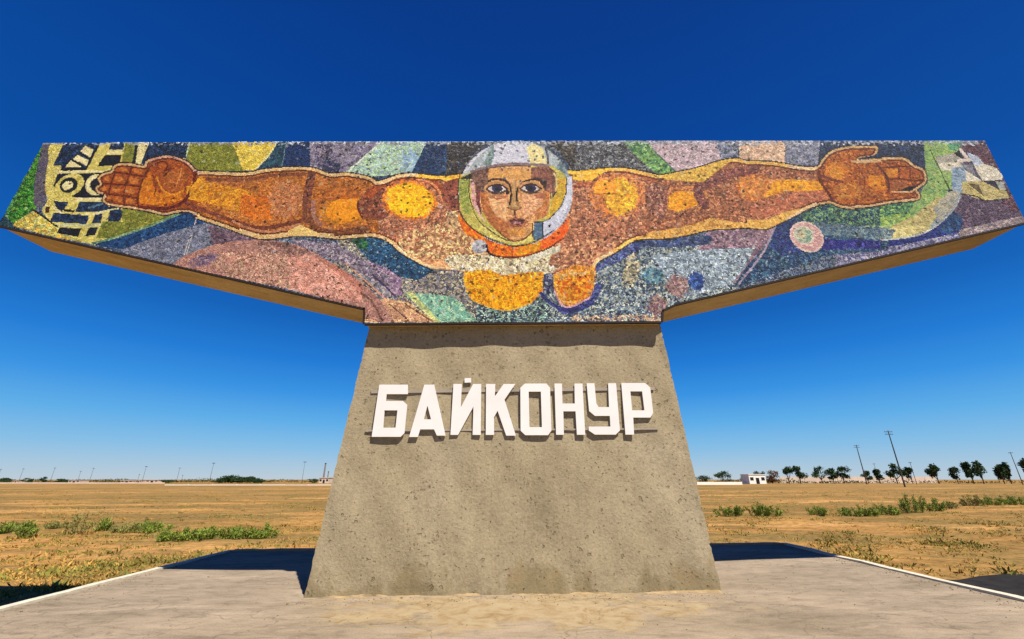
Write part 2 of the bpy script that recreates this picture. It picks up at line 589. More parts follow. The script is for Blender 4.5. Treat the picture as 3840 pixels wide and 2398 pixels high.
# ------------------------------------------------------------------ mosaic: thousands of small smalt tiles
def build_mosaic():
    step = .0205
    xs0, xs1 = min(p.x for p in BEAM), max(p.x for p in BEAM)
    zs0, zs1 = min(p.z for p in BEAM), max(p.z for p in BEAM)
    nx, nz = int((xs1 - xs0) / step) + 1, int((zs1 - zs0) / step) + 1
    gx, gzz = np.meshgrid(xs0 + np.arange(nx + 1) * step, zs0 + np.arange(nz + 1) * step)
    gx = gx + RNG.uniform(-.24, .24, gx.shape) * step
    gzz = gzz + RNG.uniform(-.24, .24, gx.shape) * step
    cx = (gx[:-1, :-1] + gx[1:, :-1] + gx[:-1, 1:] + gx[1:, 1:]) / 4
    cz = (gzz[:-1, :-1] + gzz[1:, :-1] + gzz[:-1, 1:] + gzz[1:, 1:]) / 4

    def inpoly(px, py, pts):
        pts = np.asarray(pts, float)
        ins = np.zeros(px.shape, bool)
        bb = (px >= pts[:, 0].min()) & (px <= pts[:, 0].max()) & (py >= pts[:, 1].min()) & (py <= pts[:, 1].max())
        ii = np.nonzero(bb)[0]
        if len(ii) == 0: return ins
        x, y = px[ii], py[ii]
        r = np.zeros(len(ii), bool)
        j = len(pts) - 1
        for i in range(len(pts)):
            xi, yi, xj, yj = *pts[i], *pts[j]
            if yi != yj:
                r ^= ((yi > y) != (yj > y)) & (x < (xj - xi) * (y - yi) / (yj - yi) + xi)
            j = i
        ins[ii] = r
        return ins

    keep = inpoly(cx.ravel(), cz.ravel(), [(p.x, p.z) for p in BEAM])
    J, I = np.nonzero(keep.reshape(cx.shape))
    X, Z = cx[J, I], cz[J, I]
    N = len(X)
    # drawing-sheet coordinates of the cartoon (the flat design of the mosaic on its panel)
    den = DY * COS + (Z - CAMH) * SIN
    px = CX + FPX * X / den
    py = CY - FPX * ((Z - CAMH) * COS - DY * SIN) / den

    # coarser hand-cut stone pattern: random stone id per tile
    def stones(cell, seed):
        u, v = X / cell, Z / cell
        iu, iv = np.floor(u).astype(np.int64), np.floor(v).astype(np.int64)
        best = np.full(N, 1e9)
        bid = np.zeros(N, np.int64)
        for di in (-1, 0, 1):
            for dj in (-1, 0, 1):
                a, b = iu + di, iv + dj
                h = (a * 73856093) ^ (b * 19349663) ^ (seed * 83492791)
                h = (h ^ (h >> 13)) * 1274126177 & 0x7fffffff
                jx, jy = (h % 1000) / 1000, ((h // 1000) % 1000) / 1000
                d = (a + jx - u) ** 2 + (b + jy - v) ** 2
                m = d < best
                best[m] = d[m]
                bid[m] = h[m]
        return bid
    SID = stones(.046, 5)
    SID2 = stones(.15, 9)
    def srand(seed, ids=None):
        ids = SID if ids is None else ids
        h = (ids * 2654435761 + seed * 97531) & 0xffffffff
        h = (h ^ (h >> 15)) * 2246822519 & 0xffffffff
        h = (h ^ (h >> 13)) * 3266489917 & 0xffffffff
        return ((h ^ (h >> 16)) & 0xffffff) / float(0xffffff)

    col = np.zeros((N, 3))
    part = np.zeros(N, int)
    seedc = [0]
    def wr(mask, pal, jit=.16, prt=None, w=None):
        n = int(mask.sum())
        if n == 0: return
        seedc[0] += 1
        s = seedc[0]
        pal = np.asarray([pal] if np.ndim(pal) == 1 else pal, float)
        if prt is None or prt == 0: pal = pal * .86 + pal.mean(0) * .14
        elif prt in (4, 5): pal = pal * .93 + pal.mean(0) * .07
        w = np.ones(len(pal)) if w is None else np.asarray(w, float)
        cw = np.cumsum(w / w.sum())
        r = .80 * srand(s)[mask] + .20 * RNG.random(n)
        r = np.clip((r - .5) * 1.1 + .5, 0, .999)
        k = np.minimum(np.searchsorted(cw, r), len(pal) - 1)
        c = pal[k]
        bj = 1 + (jit * np.where(px < 1150, .55, np.where(px > 3050, .5, .62))[mask]) * (1.5 * (srand(s + 500)[mask] - .5) + .8 * (RNG.random(n) - .5) + .7 * (srand(s + 900, SID2)[mask] - .5)) * 1.5
        col[mask] = np.clip(c * bj[:, None], 4, 250)
        if prt is not None: part[mask] = prt

    def smooth(pts, closed=True, sub=6):
        P = [np.asarray(p, float) for p in pts]
        n = len(P)
        out = []
        rng = range(n) if closed else range(n - 1)
        for i in rng:
            p0 = P[(i - 1) % n] if closed or i > 0 else P[i]
            p1, p2 = P[i], P[(i + 1) % n]
            p3 = P[(i + 2) % n] if closed or i + 2 < n else p2
            for k in range(sub):
                t = k / sub
                out.append(.5 * ((2 * p1) + (-p0 + p2) * t + (2 * p0 - 5 * p1 + 4 * p2 - p3) * t * t + (-p0 + 3 * p1 - 3 * p2 + p3) * t ** 3))
        if not closed: out.append(P[-1])
        return np.array(out)

    def dist_line(pts, closed=False, lim=80, where=None):
        pts = np.asarray(pts, float)
        d = np.full(N, 1e9)
        bb = (px > pts[:, 0].min() - lim) & (px < pts[:, 0].max() + lim) & (py > pts[:, 1].min() - lim) & (py < pts[:, 1].max() + lim)
        if where is not None: bb &= where
        ii = np.nonzero(bb)[0]
        x, y = px[ii], py[ii]
        dd = np.full(len(ii), 1e9)
        n = len(pts)
        for i in range(n if closed else n - 1):
            a, b = pts[i], pts[(i + 1) % n]
            ab = b - a
            L = ab @ ab + 1e-9
            t = np.clip(((x - a[0]) * ab[0] + (y - a[1]) * ab[1]) / L, 0, 1)
            q = (x - a[0] - t * ab[0]) ** 2 + (y - a[1] - t * ab[1]) ** 2
            dd = np.minimum(dd, q)
        d[ii] = np.sqrt(dd)
        return d

    class Z_:
        def __init__(s, ox, oy, k): s.ox, s.oy, s.k = ox, oy, k
        def t(s, pts): return [(s.ox + a * s.k, s.oy + b * s.k) for a, b in pts]
        def poly(s, pts, pal, jit=.16, prt=None, sm=False, w=None, clip=None):
            q = s.t(pts)
            if sm: q = smooth(q)
            m = inpoly(px, py, q)
            if clip is not None: m &= clip
            wr(m, pal, jit, prt, w)
            return m
        def ell(s, x, y, rx, ry, rot, pal, jit=.16, prt=None, w=None, ring=0, ragged=0, clip=None):
            x, y = s.ox + x * s.k, s.oy + y * s.k
            rx, ry = rx * s.k, ry * s.k
            a = math.radians(rot)
            u = (px - x) * math.cos(a) + (py - y) * math.sin(a)
            v = -(px - x) * math.sin(a) + (py - y) * math.cos(a)
            r = np.sqrt((u / rx) ** 2 + (v / ry) ** 2)
            if ragged: r = r + ragged * (srand(77) - .5)
            m = (r < 1) & (r >= ring)
            if clip is not None: m &= clip
            wr(m, pal, jit, prt, w)
            return m
        def line(s, pts, wd, pal, jit=.14, prt=None, clip=None, sm=True):
            q = s.t(pts)
            if sm and len(q) > 2: q = smooth(q, False)
            m = dist_line(q, lim=wd * s.k) < wd * s.k / 2
            if clip is not None: m &= clip
            wr(m, pal, jit, prt)
            return m
    A = Z_(0, 500, .33072); B = Z_(700, 500, .33072); C = Z_(1400, 500, .33072); D = Z_(1660, 520, .31746)
    E = Z_(2100, 500, .33072); F = Z_(2800, 500, .33069); G = Z_(3200, 500, .33075); H = Z_(700, 820, .31379)
    K = Z_(1300, 900, .31379); L = Z_(2000, 900, .31379); P1 = Z_(0, 0, 1)

    NAVY = [(18, 34, 58), (28, 48, 80), (12, 22, 44), (40, 66, 96)]
    INK = [(14, 18, 28), (22, 28, 42), (10, 12, 18)]
    KHAKI = [(198, 186, 100), (184, 170, 84), (208, 196, 122)]
    CREAM = [(214, 204, 146), (222, 212, 166), (200, 190, 130)]
    OLIVE = [(122, 124, 44), (104, 110, 44), (140, 136, 58), (92, 104, 40)]
    HALO = [(222, 190, 140), (210, 172, 116), (230, 205, 165), (200, 165, 110)]
    GOLDL = [(226, 172, 52), (236, 190, 76), (206, 150, 40)]
    # ---------- background, left to right
    wr(np.ones(N, bool), [(70, 84, 108), (44, 58, 88), (116, 124, 132), (34, 44, 66), (90, 100, 104)], .3, 0)
    P1.poly([(-20, 790), (90, 780), (70, 900), (-20, 880)], [(30, 60, 70), (50, 80, 80), (24, 40, 56)], .3)
    A.poly([(500, 90), (350, 400), (60, 850), (60, 940), (170, 1050), (340, 900), (420, 850), (380, 600), (450, 300), (560, 90)], [(42, 104, 34), (70, 136, 44), (30, 78, 32), (108, 146, 62), (24, 60, 24)], .35)
    A.poly([(30, 880), (150, 700), (300, 440), (330, 440), (180, 760), (80, 960)], [(60, 110, 60), (90, 140, 80), (40, 80, 50)], .35)
    A.poly([(500, 90), (640, 90), (555, 320), (515, 600), (530, 760), (450, 860), (380, 800), (400, 500), (440, 300)], [(84, 78, 94), (98, 92, 104), (70, 68, 86), (100, 92, 84)], .2)
    A.poly([(160, 1020), (390, 880), (560, 1000), (700, 1120), (1060, 1240), (1080, 1270), (600, 1180), (160, 1060)], [(190, 150, 54), (198, 178, 98), (160, 150, 66), (178, 188, 140)], .3)
    # sweeping bands below the hand
    A.poly([(1040, 1260), (1300, 1180), (2060, 900), (2320, 940), (2320, 1060), (1900, 1130), (1380, 1320)], [(22, 54, 92), (30, 64, 104), (14, 38, 74), (44, 82, 120)], .3)
    P1.poly([(455, 940), (628, 874), (770, 838), (990, 905), (1080, 905), (900, 925), (700, 970), (600, 1000), (455, 945)], [(98, 104, 122), (118, 120, 134), (84, 90, 110), (140, 140, 150)], .28)
    P1.poly([(780, 845), (900, 880), (1000, 905), (1060, 912), (860, 925), (800, 930)], [(104, 84, 96), (84, 66, 80), (124, 104, 112)], .3)
    # the machine with its dials
    MACH = smooth(A.t([(640, 100), (550, 320), (512, 600), (540, 770), (475, 880), (570, 1000), (660, 1100), (880, 1210), (1060, 1250), (1300, 1190), (1700, 1060), (2060, 905), (2100, 700), (2110, 300), (2150, 100), (1400, 80)]))
    mm = inpoly(px, py, MACH)
    wr(mm, KHAKI, .14, 1)
    A.poly([(1090, 1190), (1170, 1000), (1390, 1010), (1370, 870), (1480, 840), (2070, 900), (1700, 1060), (1290, 1190)], OLIVE, .25, 1)
    A.line([(1050, 1250), (1300, 1188), (1700, 1055), (2060, 905)], 26, [(80, 120, 96), (110, 140, 104), (150, 170, 120)], .2, 1)
    A.poly([(735, 100), (1130, 100), (1085, 200), (975, 400), (690, 425), (700, 372), (605, 375)], NAVY, .3, 1)
    A.poly([(700, 385), (900, 385), (985, 405), (960, 440), (690, 428)], INK, .2, 1)
    A.poly([(965, 145), (1062, 190), (1020, 280), (912, 212)], CREAM, .1, 1)
    A.poly([(880, 248), (1006, 312), (985, 375), (828, 300)], CREAM, .1, 1)
    A.poly([(805, 312), (928, 386), (738, 392)], CREAM, .1, 1)
    A.line([(905, 218), (1010, 288)], 22, INK, prt=1); A.line([(815, 303), (950, 388)], 22, INK, prt=1)
    A.poly([(1150, 95), (1255, 95), (1100, 385), (1290, 390), (1270, 440), (960, 440)], KHAKI, .12, 1)
    A.line([(1125, 120), (975, 410)], 26, INK, prt=1)
    A.poly([(1262, 95), (1420, 95), (1395, 188), (1235, 192)], NAVY, .3, 1)
    A.poly([(1225, 200), (1392, 194), (1385, 242), (1200, 246)], CREAM, .1, 1)
    A.poly([(1185, 256), (1376, 250), (1362, 372), (1108, 378)], INK, .3, 1)
    A.poly([(1420, 95), (1545, 95), (1500, 350), (1375, 356)], OLIVE, .2, 1)
    A.poly([(1540, 95), (1572, 95), (1540, 365), (1500, 350)], INK, .2, 1)
    A.poly([(1570, 95), (1698, 95), (1592, 362), (1538, 362)], CREAM, .12, 1)
    A.poly([(1700, 95), (2155, 95), (2105, 290), (1900, 262), (1680, 300), (1640, 365), (1596, 352)], NAVY, .32, 1)
    A.poly([(655, 465), (1300, 450), (1200, 738), (860, 742), (600, 620)], INK, .25, 1)
    A.line([(650, 448), (960, 440), (1280, 436)], 30, CREAM, .1, 1)
    A.ell(790, 595, 178, 118, -28, KHAKI, .12, 1)
    A.poly([(600, 600), (640, 640), (740, 700), (870, 735), (560, 770), (540, 640)], KHAKI, .14, 1)
    A.ell(780, 592, 104, 84, -24, INK, .2, 1)
    A.ell(768, 597, 66, 46, -26, CREAM, .12, 1)
    A.ell(1095, 590, 128, 118, -30, CREAM, .1, 1)
    A.ell(1108, 590, 84, 78, -30, INK, .2, 1)
    A.poly([(860, 738), (1200, 738), (1215, 772), (850, 776)], CREAM, .1, 1)
    A.poly([(608, 775), (778, 785), (735, 860), (705, 895), (640, 850)], NAVY, .3, 1)
    A.poly([(905, 780), (1190, 778), (1215, 832), (1360, 850), (1200, 895), (850, 900)], NAVY, .32, 1)
    A.line([(1010, 850), (1180, 800)], 20, [(70, 100, 120), (90, 120, 130)], .3, 1)
    A.poly([(725, 860), (855, 880), (840, 905), (730, 890)], INK, .2, 1)
    A.line([(600, 840), (700, 912), (850, 938), (1050, 922), (1180, 892), (1350, 862)], 24, CREAM, .12, 1)
    A.poly([(605, 905), (1012, 938), (985, 1032), (568, 1012)], NAVY, .3, 1)
    A.poly([(1080, 930), (1165, 914), (1142, 1026), (1038, 1028)], NAVY, .3, 1)
    A.poly([(1245, 880), (1372, 860), (1388, 958), (1350, 1002), (1228, 1000)], NAVY, .3, 1)
    A.poly([(680, 1075), (932, 1080), (880, 1180), (640, 1132)], INK, .3, 1)
    A.poly([(1012, 1078), (1112, 1074), (1082, 1162), (963, 1172)], INK, .3, 1)
    A.line([(600, 1048), (1000, 1052), (1140, 1045)], 18, [(170, 180, 150), (200, 204, 170)], .14, 1)
    A.poly([(532, 832), (574, 838), (550, 908), (508, 900)], [(66, 34, 20), (50, 26, 18)], .2, 1)
    A.line([(385, 880), (450, 920), (560, 1000), (650, 1065)], 20, INK, .2, 1)
    # top strip
    B.poly([(30, 90), (520, 90), (640, 430), (120, 440), (0, 320)], OLIVE + [(150, 150, 80)], .2)
    B.line([(35, 100), (0, 260)], 16, [(190, 205, 160), (160, 180, 130)])
    B.poly([(500, 90), (1030, 90), (960, 220), (780, 420), (640, 430), (560, 210)], [(206, 186, 84), (220, 200, 112), (180, 160, 64), (196, 172, 70)], .18)
    B.poly([(1022, 90), (1140, 90), (1085, 410), (780, 420), (960, 230)], [(34, 64, 80), (50, 86, 96), (26, 48, 70)], .28)
    B.line([(1022, 95), (950, 230), (780, 415)], 18, [(228, 218, 166), (210, 200, 140)])
    B.line([(1135, 95), (1075, 410)], 12, [(110, 140, 140), (80, 110, 120)])
    B.poly([(1140, 90), (1395, 90), (1420, 390), (1080, 410)], [(20, 40, 82), (14, 30, 66), (40, 62, 104), (26, 50, 84)], .3)
    B.poly([(1395, 90), (2215, 90), (1820, 470), (1620, 460), (1500, 400), (1400, 380)], [(132, 122, 136), (112, 106, 126), (150, 142, 148), (92, 90, 118), (60, 58, 88)], .26, w=[3, 3, 2, 1.2, .7])
    B.ell(1560, 220, 90, 110, 20, [(40, 40, 62), (120, 110, 124), (60, 56, 80), (160, 150, 156)], .3, ragged=.5)
    B.ell(1640, 390, 130, 70, 10, [(30, 36, 60), (90, 86, 104), (44, 48, 76)], .3, ragged=.5)
    P1.poly([(1435, 532), (1605, 530), (1545, 652), (1300, 672), (1290, 650)], [(172, 190, 170), (186, 206, 188), (152, 176, 162), (172, 200, 146), (142, 166, 188)], .2)
    P1.line([(1430, 533), (1300, 652)], 6, [(220, 226, 210), (200, 210, 190)])
    C.ell(420, 330, 110, 130, 0, [(130, 160, 190), (150, 176, 190), (170, 190, 180)], .2, ragged=.5)
    C.poly([(610, 90), (840, 90), (830, 480), (430, 460)], [(26, 46, 82), (40, 66, 102), (20, 34, 62), (60, 80, 104)], .32)
    C.poly([(835, 90), (1340, 90), (1130, 240), (985, 490), (825, 480)], [(36, 36, 42), (62, 60, 60), (24, 24, 34), (98, 92, 82), (50, 54, 70)], .35)
    E.poly([(-200, 70), (690, 70), (890, 280), (1120, 490), (700, 420), (130, 445), (40, 250)], [(92, 96, 100), (52, 50, 56), (142, 146, 148), (72, 76, 94), (30, 30, 36), (120, 118, 110)], .35)
    E.poly([(-250, 60), (190, 60), (150, 420), (120, 400), (0, 200)], [(40, 36, 36), (78, 72, 66), (28, 26, 30), (110, 104, 96)], .35)
    E.poly([(680, 70), (970, 70), (1060, 200), (1330, 460), (1120, 490), (880, 280)], [(130, 166, 92), (100, 146, 82), (152, 186, 120), (80, 122, 82), (60, 96, 76)], .26)
    E.poly([(975, 70), (1760, 70), (1870, 320), (1400, 450), (1320, 440), (1065, 200)], [(190, 170, 174), (170, 152, 156), (202, 186, 190), (132, 118, 126)], .2, w=[3, 3, 2, 1])
    E.poly([(1750, 70), (2035, 70), (2005, 320), (1840, 340)], [(104, 112, 132), (132, 136, 150), (62, 72, 96), (150, 152, 160)], .28)
    E.line([(1060, 200), (1310, 440)], 14, [(60, 84, 80), (80, 104, 96)])
    F.poly([(-85, 70), (445, 70), (430, 380), (-85, 350)], [(204, 174, 150), (190, 160, 136), (218, 194, 166), (160, 130, 112)], .2, w=[3, 3, 2, 1])
    F.poly([(440, 70), (840, 70), (835, 230), (800, 400), (425, 390)], [(112, 116, 136), (132, 136, 150), (86, 92, 112), (156, 156, 164)], .24)
    F.poly([(835, 70), (1900, 70), (1900, 320), (1400, 300), (800, 400)], [(26, 42, 72), (46, 66, 96), (16, 26, 46), (90, 110, 130), (34, 52, 70)], .34, w=[3, 2, 3, .7, 2])
    G.poly([(250, 80), (800, 80), (815, 420), (600, 320), (90, 330)], [(24, 40, 70), (42, 62, 92), (14, 24, 44), (84, 104, 124)], .34, w=[3, 2, 3, .6])
    # right end: green field, grey rim, violet corner
    G.poly([(1225, 60), (1480, 60), (1620, 360), (1750, 560), (1950, 880), (1980, 1100), (1100, 1200), (1100, 880), (1215, 690), (1230, 300)], [(76, 66, 86), (96, 82, 100), (60, 52, 72), (112, 96, 110), (70, 44, 56)], .3)
    G.poly([(1225, 60), (1490, 60), (1640, 380), (1600, 420), (1320, 220), (1225, 160)], [(72, 42, 52), (92, 58, 68), (50, 42, 62), (120, 92, 92)], .34)
    G.poly([(1740, 620), (1900, 860), (1850, 920), (1700, 800)], [(80, 50, 56), (110, 80, 84), (50, 40, 60)], .34)
    G.poly([(0, 1225), (600, 1185), (850, 1105), (1130, 870), (1240, 1000), (1200, 1130), (1000, 1185), (500, 1290), (0, 1340)], [(22, 26, 88), (28, 42, 110), (16, 22, 70), (40, 60, 110)], .32)
    G.poly([(960, 1100), (1130, 880), (1230, 960), (1220, 1090), (1080, 1150)], [(26, 56, 96), (50, 86, 120), (20, 36, 70)], .34)
    G.poly([(-200, 1360), (100, 1320), (600, 1262), (1100, 1150), (1500, 1060), (1960, 930), (1960, 1060), (-200, 1560)], [(122, 120, 144), (160, 154, 164), (70, 74, 110), (96, 96, 120)], .32)
    G.poly([(1200, 1100), (1960, 930), (1960, 1030), (1200, 1190)], [(130, 120, 124), (160, 146, 140), (104, 94, 104)], .3)
    GR = G.t([(795, 85), (1235, 85), (1150, 250), (1230, 450), (1225, 680), (1130, 875), (900, 1080), (600, 1195), (0, 1235), (-330, 1200), (-420, 1050), (-600, 960), (-500, 880), (-300, 850), (0, 855), (430, 800), (720, 760), (800, 600), (815, 420)])
    wr(inpoly(px, py, GR), [(140, 168, 92), (126, 158, 98), (160, 172, 112), (112, 146, 104)], .18)
    G.poly([(1060, 85), (1235, 85), (1190, 200), (1080, 190)], [(82, 150, 112), (70, 130, 100), (130, 160, 120)], .24)
    G.poly([(-500, 860), (0, 865), (430, 800), (700, 770), (640, 900), (300, 1000), (0, 1030), (-420, 1000)], [(70, 116, 84), (110, 150, 92), (46, 84, 78), (140, 170, 100), (34, 66, 72)], .32)
    G.poly([(100, 990), (450, 930), (700, 900), (620, 1020), (300, 1070), (0, 1075), (-300, 1030)], [(150, 176, 92), (130, 160, 88), (172, 184, 110), (90, 130, 90)], .26)
    G.poly([(430, 1060), (700, 930), (950, 720), (1080, 760), (1040, 940), (830, 1110), (540, 1195), (300, 1195)], [(180, 172, 116), (190, 176, 130), (162, 162, 104), (170, 150, 110)], .2)
    G.poly([(1110, 400), (1225, 380), (1235, 680), (1130, 880), (900, 1082), (860, 1060), (1060, 820), (1110, 640)], [(140, 152, 160), (158, 164, 162), (120, 136, 146)], .2)
    G.poly([(900, 860), (1100, 640), (1220, 660), (1120, 860), (980, 1000)], [(160, 158, 142), (150, 152, 150), (172, 164, 136)], .18)
    G.poly([(-330, 1060), (0, 1080), (350, 1075), (480, 1100), (420, 1200), (0, 1232), (-330, 1210)], [(84, 104, 112), (110, 124, 126), (62, 84, 98), (140, 146, 140)], .3)
    G.line([(0, 1228), (600, 1188), (900, 1080), (1130, 872), (1222, 690)], 18, [(176, 178, 170), (150, 156, 160)], .2)
    G.line([(-330, 1020), (0, 1070), (300, 1068), (480, 1030)], 14, [(160, 180, 120), (180, 190, 140)], .2)
    # faceted pale crystal
    STONE = [(206, 200, 180), (194, 188, 168), (218, 212, 194)]
    G.poly([(930, 270), (1150, 230), (1290, 330), (1200, 350), (930, 350)], [(160, 156, 140), (148, 146, 136), (174, 168, 150)], .14, 2)
    G.poly([(940, 345), (1290, 325), (1345, 335), (1460, 560), (1270, 565), (1160, 440), (1000, 420)], STONE, .13, 2)
    G.poly([(1110, 400), (1260, 380), (1280, 560), (1230, 690), (1110, 640)], [(130, 150, 168), (150, 166, 178), (116, 136, 156)], .2, 2)
    G.poly([(1320, 235), (1420, 285), (1480, 350), (1620, 400), (1725, 530), (1450, 545), (1340, 320)], STONE, .12, 2)
    G.poly([(1290, 225), (1400, 260), (1470, 340), (1390, 380), (1320, 310)], [(180, 190, 202), (166, 176, 190)], .14, 2)
    G.poly([(1225, 555), (1460, 548), (1640, 555), (1720, 640), (1775, 745), (1500, 775), (1230, 690)], [(182, 168, 112), (190, 178, 132), (166, 152, 92)], .16, 2)
    G.poly([(1195, 330), (1345, 320), (1400, 440), (1470, 555), (1280, 430)], [(84, 84, 98), (104, 104, 112), (64, 62, 78)], .2, 2)
    G.poly([(1240, 360), (1340, 370), (1400, 500), (1290, 430)], [(140, 136, 140), (120, 118, 128)], .2, 2)
    G.poly([(1130, 232), (1205, 195), (1240, 300), (1190, 270)], INK, .2, 2)
    G.line([(1210, 190), (1310, 312), (1190, 318)], 34, [(212, 200, 190), (200, 186, 172)], .12, 2, sm=False)
    G.poly([(1465, 548), (1610, 545), (1655, 655), (1560, 600)], [(28, 32, 50), (44, 48, 66)], .2, 2)
    G.poly([(1300, 575), (1410, 585), (1490, 730), (1400, 660)], [(96, 84, 58), (80, 70, 52)], .2, 2)
    G.poly([(1610, 560), (1700, 560), (1730, 660), (1660, 640)], [(170, 172, 160), (150, 156, 150)], .14, 2)
    G.line([(1220, 690), (1400, 725), (1500, 770), (1770, 745)], 14, INK, prt=2)
    G.line([(870, 200), (990, 440), (1085, 640)], 13, [(44, 62, 24), (60, 80, 30)], .2)
    G.ell(1085, 652, 36, 14, 0, INK)
    # right of the chest and below the right arm
    F.poly([(560, 960), (800, 820), (950, 800), (1150, 850), (1512, 850), (1512, 1060), (1150, 1050), (880, 1010), (700, 1010)], [(48, 76, 92), (88, 128, 90), (30, 54, 80), (128, 158, 108), (24, 44, 66)], .34)
    F.poly([(740, 1000), (1150, 1045), (1512, 1068), (1512, 1215), (860, 1215)], [(80, 100, 110), (60, 82, 98), (112, 126, 126), (50, 68, 90)], .3)
    P1.poly([(2800, 800), (2990, 800), (3060, 880), (3330, 905), (3330, 940), (3100, 960), (2760, 1080), (2560, 1130), (2700, 960)], [(34, 60, 90), (24, 34, 68), (80, 106, 116), (44, 78, 100), (110, 132, 138)], .34, w=[3, 3, 1, 2, .6])
    F.poly([(870, 1205), (1512, 1222), (1512, 1315), (850, 1325)], [(22, 24, 90), (30, 36, 110), (16, 18, 70), (70, 70, 130)], .3)
    F.poly([(300, 1090), (560, 960), (500, 1090), (510, 1260), (620, 1360), (400, 1400), (270, 1280)], [(32, 36, 98), (24, 30, 80), (54, 66, 110), (30, 60, 90)], .34)
    L.poly([(-100, 300), (260, 420), (740, 300), (1000, 160), (1260, 0), (2422, -100), (2422, 700), (1700, 760), (1530, 980), (-200, 980)], [(92, 106, 116), (142, 152, 150), (54, 64, 88), (172, 176, 160), (72, 88, 104), (34, 42, 60)], .36)
    P1.poly([(2650, 870), (2870, 850), (2900, 860), (2880, 910), (2800, 1000), (2760, 1060), (2700, 1080), (2600, 960)], [(130, 106, 116), (110, 88, 98), (150, 130, 136), (80, 66, 84)], .3)
    P1.poly([(2440, 960), (2600, 940), (2830, 930), (2790, 1010), (2740, 1070), (2560, 1120), (2500, 1040)], [(140, 152, 164), (112, 124, 136), (176, 188, 190), (70, 86, 100)], .32, w=[3, 3, 2, 1.2])
    P1.line([(2905, 850), (2860, 950), (2770, 1066)], 8, [(150, 136, 150), (130, 120, 140)], .2)
    L.line([(700, 320), (1000, 190), (1250, 40)], 150, [(52, 56, 110), (76, 86, 134), (34, 40, 82), (100, 116, 140)], .34)
    L.line([(1250, 30), (1800, 30), (2080, 0)], 110, [(40, 58, 96), (60, 74, 110), (30, 40, 76), (90, 100, 120)], .34)
    L.ell(1720, 560, 130, 130, 0, [(132, 106, 106), (150, 126, 118), (92, 70, 76)], .3, ragged=.4)
    L.ell(1950, 500, 90, 110, -20, [(34, 60, 122), (28, 44, 90), (60, 90, 140)], .3, ragged=.5)
    L.ell(1480, 790, 110, 130, 0, [(130, 104, 108), (104, 78, 86), (150, 130, 120)], .32, ragged=.5)
    L.ell(1430, 430, 130, 100, 0, [(86, 122, 136), (110, 140, 146), (60, 92, 112)], .3, ragged=.5)
    L.ell(1160, 380, 90, 200, 8, [(172, 162, 132), (190, 180, 150), (130, 124, 104), (70, 74, 80)], .32, ragged=.6)
    L.poly([(500, 900), (1520, 900), (1520, 980), (400, 980)], [(176, 148, 118), (150, 130, 116), (196, 170, 140), (110, 90, 84)], .3, clip=srand(31) > .35)
    L.line([(780, 560), (700, 720), (560, 810), (350, 850)], 80, [(54, 58, 120), (40, 44, 92), (80, 92, 130)], .3)
    # planet with rings
    F.ell(680, 1180, 205, 160, 32, [(200, 160, 154), (190, 142, 140), (212, 182, 172)], .12, 3)
    F.ell(680, 1180, 205, 160, 32, [(220, 200, 186), (206, 176, 168)], .1, 3, ring=.9)
    F.ell(645, 1160, 124, 102, 25, [(202, 196, 178), (190, 182, 164)], .1, 3)
    F.ell(655, 1165, 88, 82, 25, [(150, 164, 140), (110, 140, 124), (180, 180, 150)], .16, 3)
    F.ell(625, 1150, 44, 40, 0, [(206, 196, 170), (190, 176, 140)], .1, 3)
    F.ell(622, 1148, 16, 14, 0, [(120, 120, 110)], .1, 3)
    # lower left: rose dome and diagonal beams
    K.poly([(-100, -50), (450, -50), (700, 180), (1100, 370), (1420, 400), (1500, 760), (1800, 850), (2100, 850), (2300, 700), (2420, 620), (2420, 1000), (200, 1000), (-200, 700)], [(132, 122, 120), (102, 100, 112), (152, 138, 112), (72, 74, 88), (170, 166, 140), (50, 54, 66)], .34)
    K.poly([(1560, 780), (1900, 860), (2200, 780), (2420, 560), (2420, 1000), (1520, 1000)], [(44, 54, 72), (84, 98, 102), (150, 166, 150), (28, 34, 52), (120, 150, 136)], .36)
    K.poly([(700, 660), (900, 640), (1300, 690), (1570, 980), (1080, 985)], [(112, 160, 142), (130, 166, 142), (90, 132, 122), (160, 180, 150)], .22)
    K.poly([(690, 620), (800, 640), (1120, 985), (1030, 985)], [(180, 184, 120), (196, 196, 140), (150, 160, 110)], .24)
    K.poly([(200, 760), (480, 710), (740, 750), (1060, 985), (190, 985)], [(190, 152, 118), (172, 128, 102), (206, 178, 134), (150, 110, 90)], .2)
    K.poly([(60, -40), (450, -40), (700, 180), (1050, 370), (850, 490), (420, 400), (160, 140)], [(26, 56, 86), (40, 82, 112), (20, 36, 60), (112, 142, 152), (32, 66, 96)], .36, w=[3, 2.4, 2.4, .7, 2])
    K.ell(170, 40, 90, 60, 30, [(34, 80, 50), (60, 110, 70), (24, 52, 48)], .34, ragged=.5)
    K.poly([(200, 240), (460, 330), (660, 470), (660, 660), (560, 690), (300, 410)], [(122, 98, 126), (142, 118, 136), (96, 82, 106), (160, 140, 150)], .3)
    K.poly([(0, 130), (220, 230), (330, 430), (560, 690), (440, 710), (0, 300)], [(118, 116, 124), (96, 98, 112), (140, 134, 128), (150, 140, 150)], .28)
    H.poly([(1250, 250), (1750, 290), (2000, 420), (2422, 700), (2422, 830), (1900, 560), (1500, 400), (1280, 300)], [(112, 106, 116), (96, 88, 104), (140, 130, 134), (76, 62, 80)], .32)
    dome = smooth(H.t([(-160, 560), (0, 440), (400, 300), (850, 262), (1200, 290), (1500, 400), (1800, 570), (2080, 760), (2300, 960), (2460, 1230), (2100, 1180), (1500, 920), (0, 600)]))
    dm = inpoly(px, py, dome)
    wr(dm, [(176, 120, 104), (156, 102, 90), (190, 136, 116)], .14)
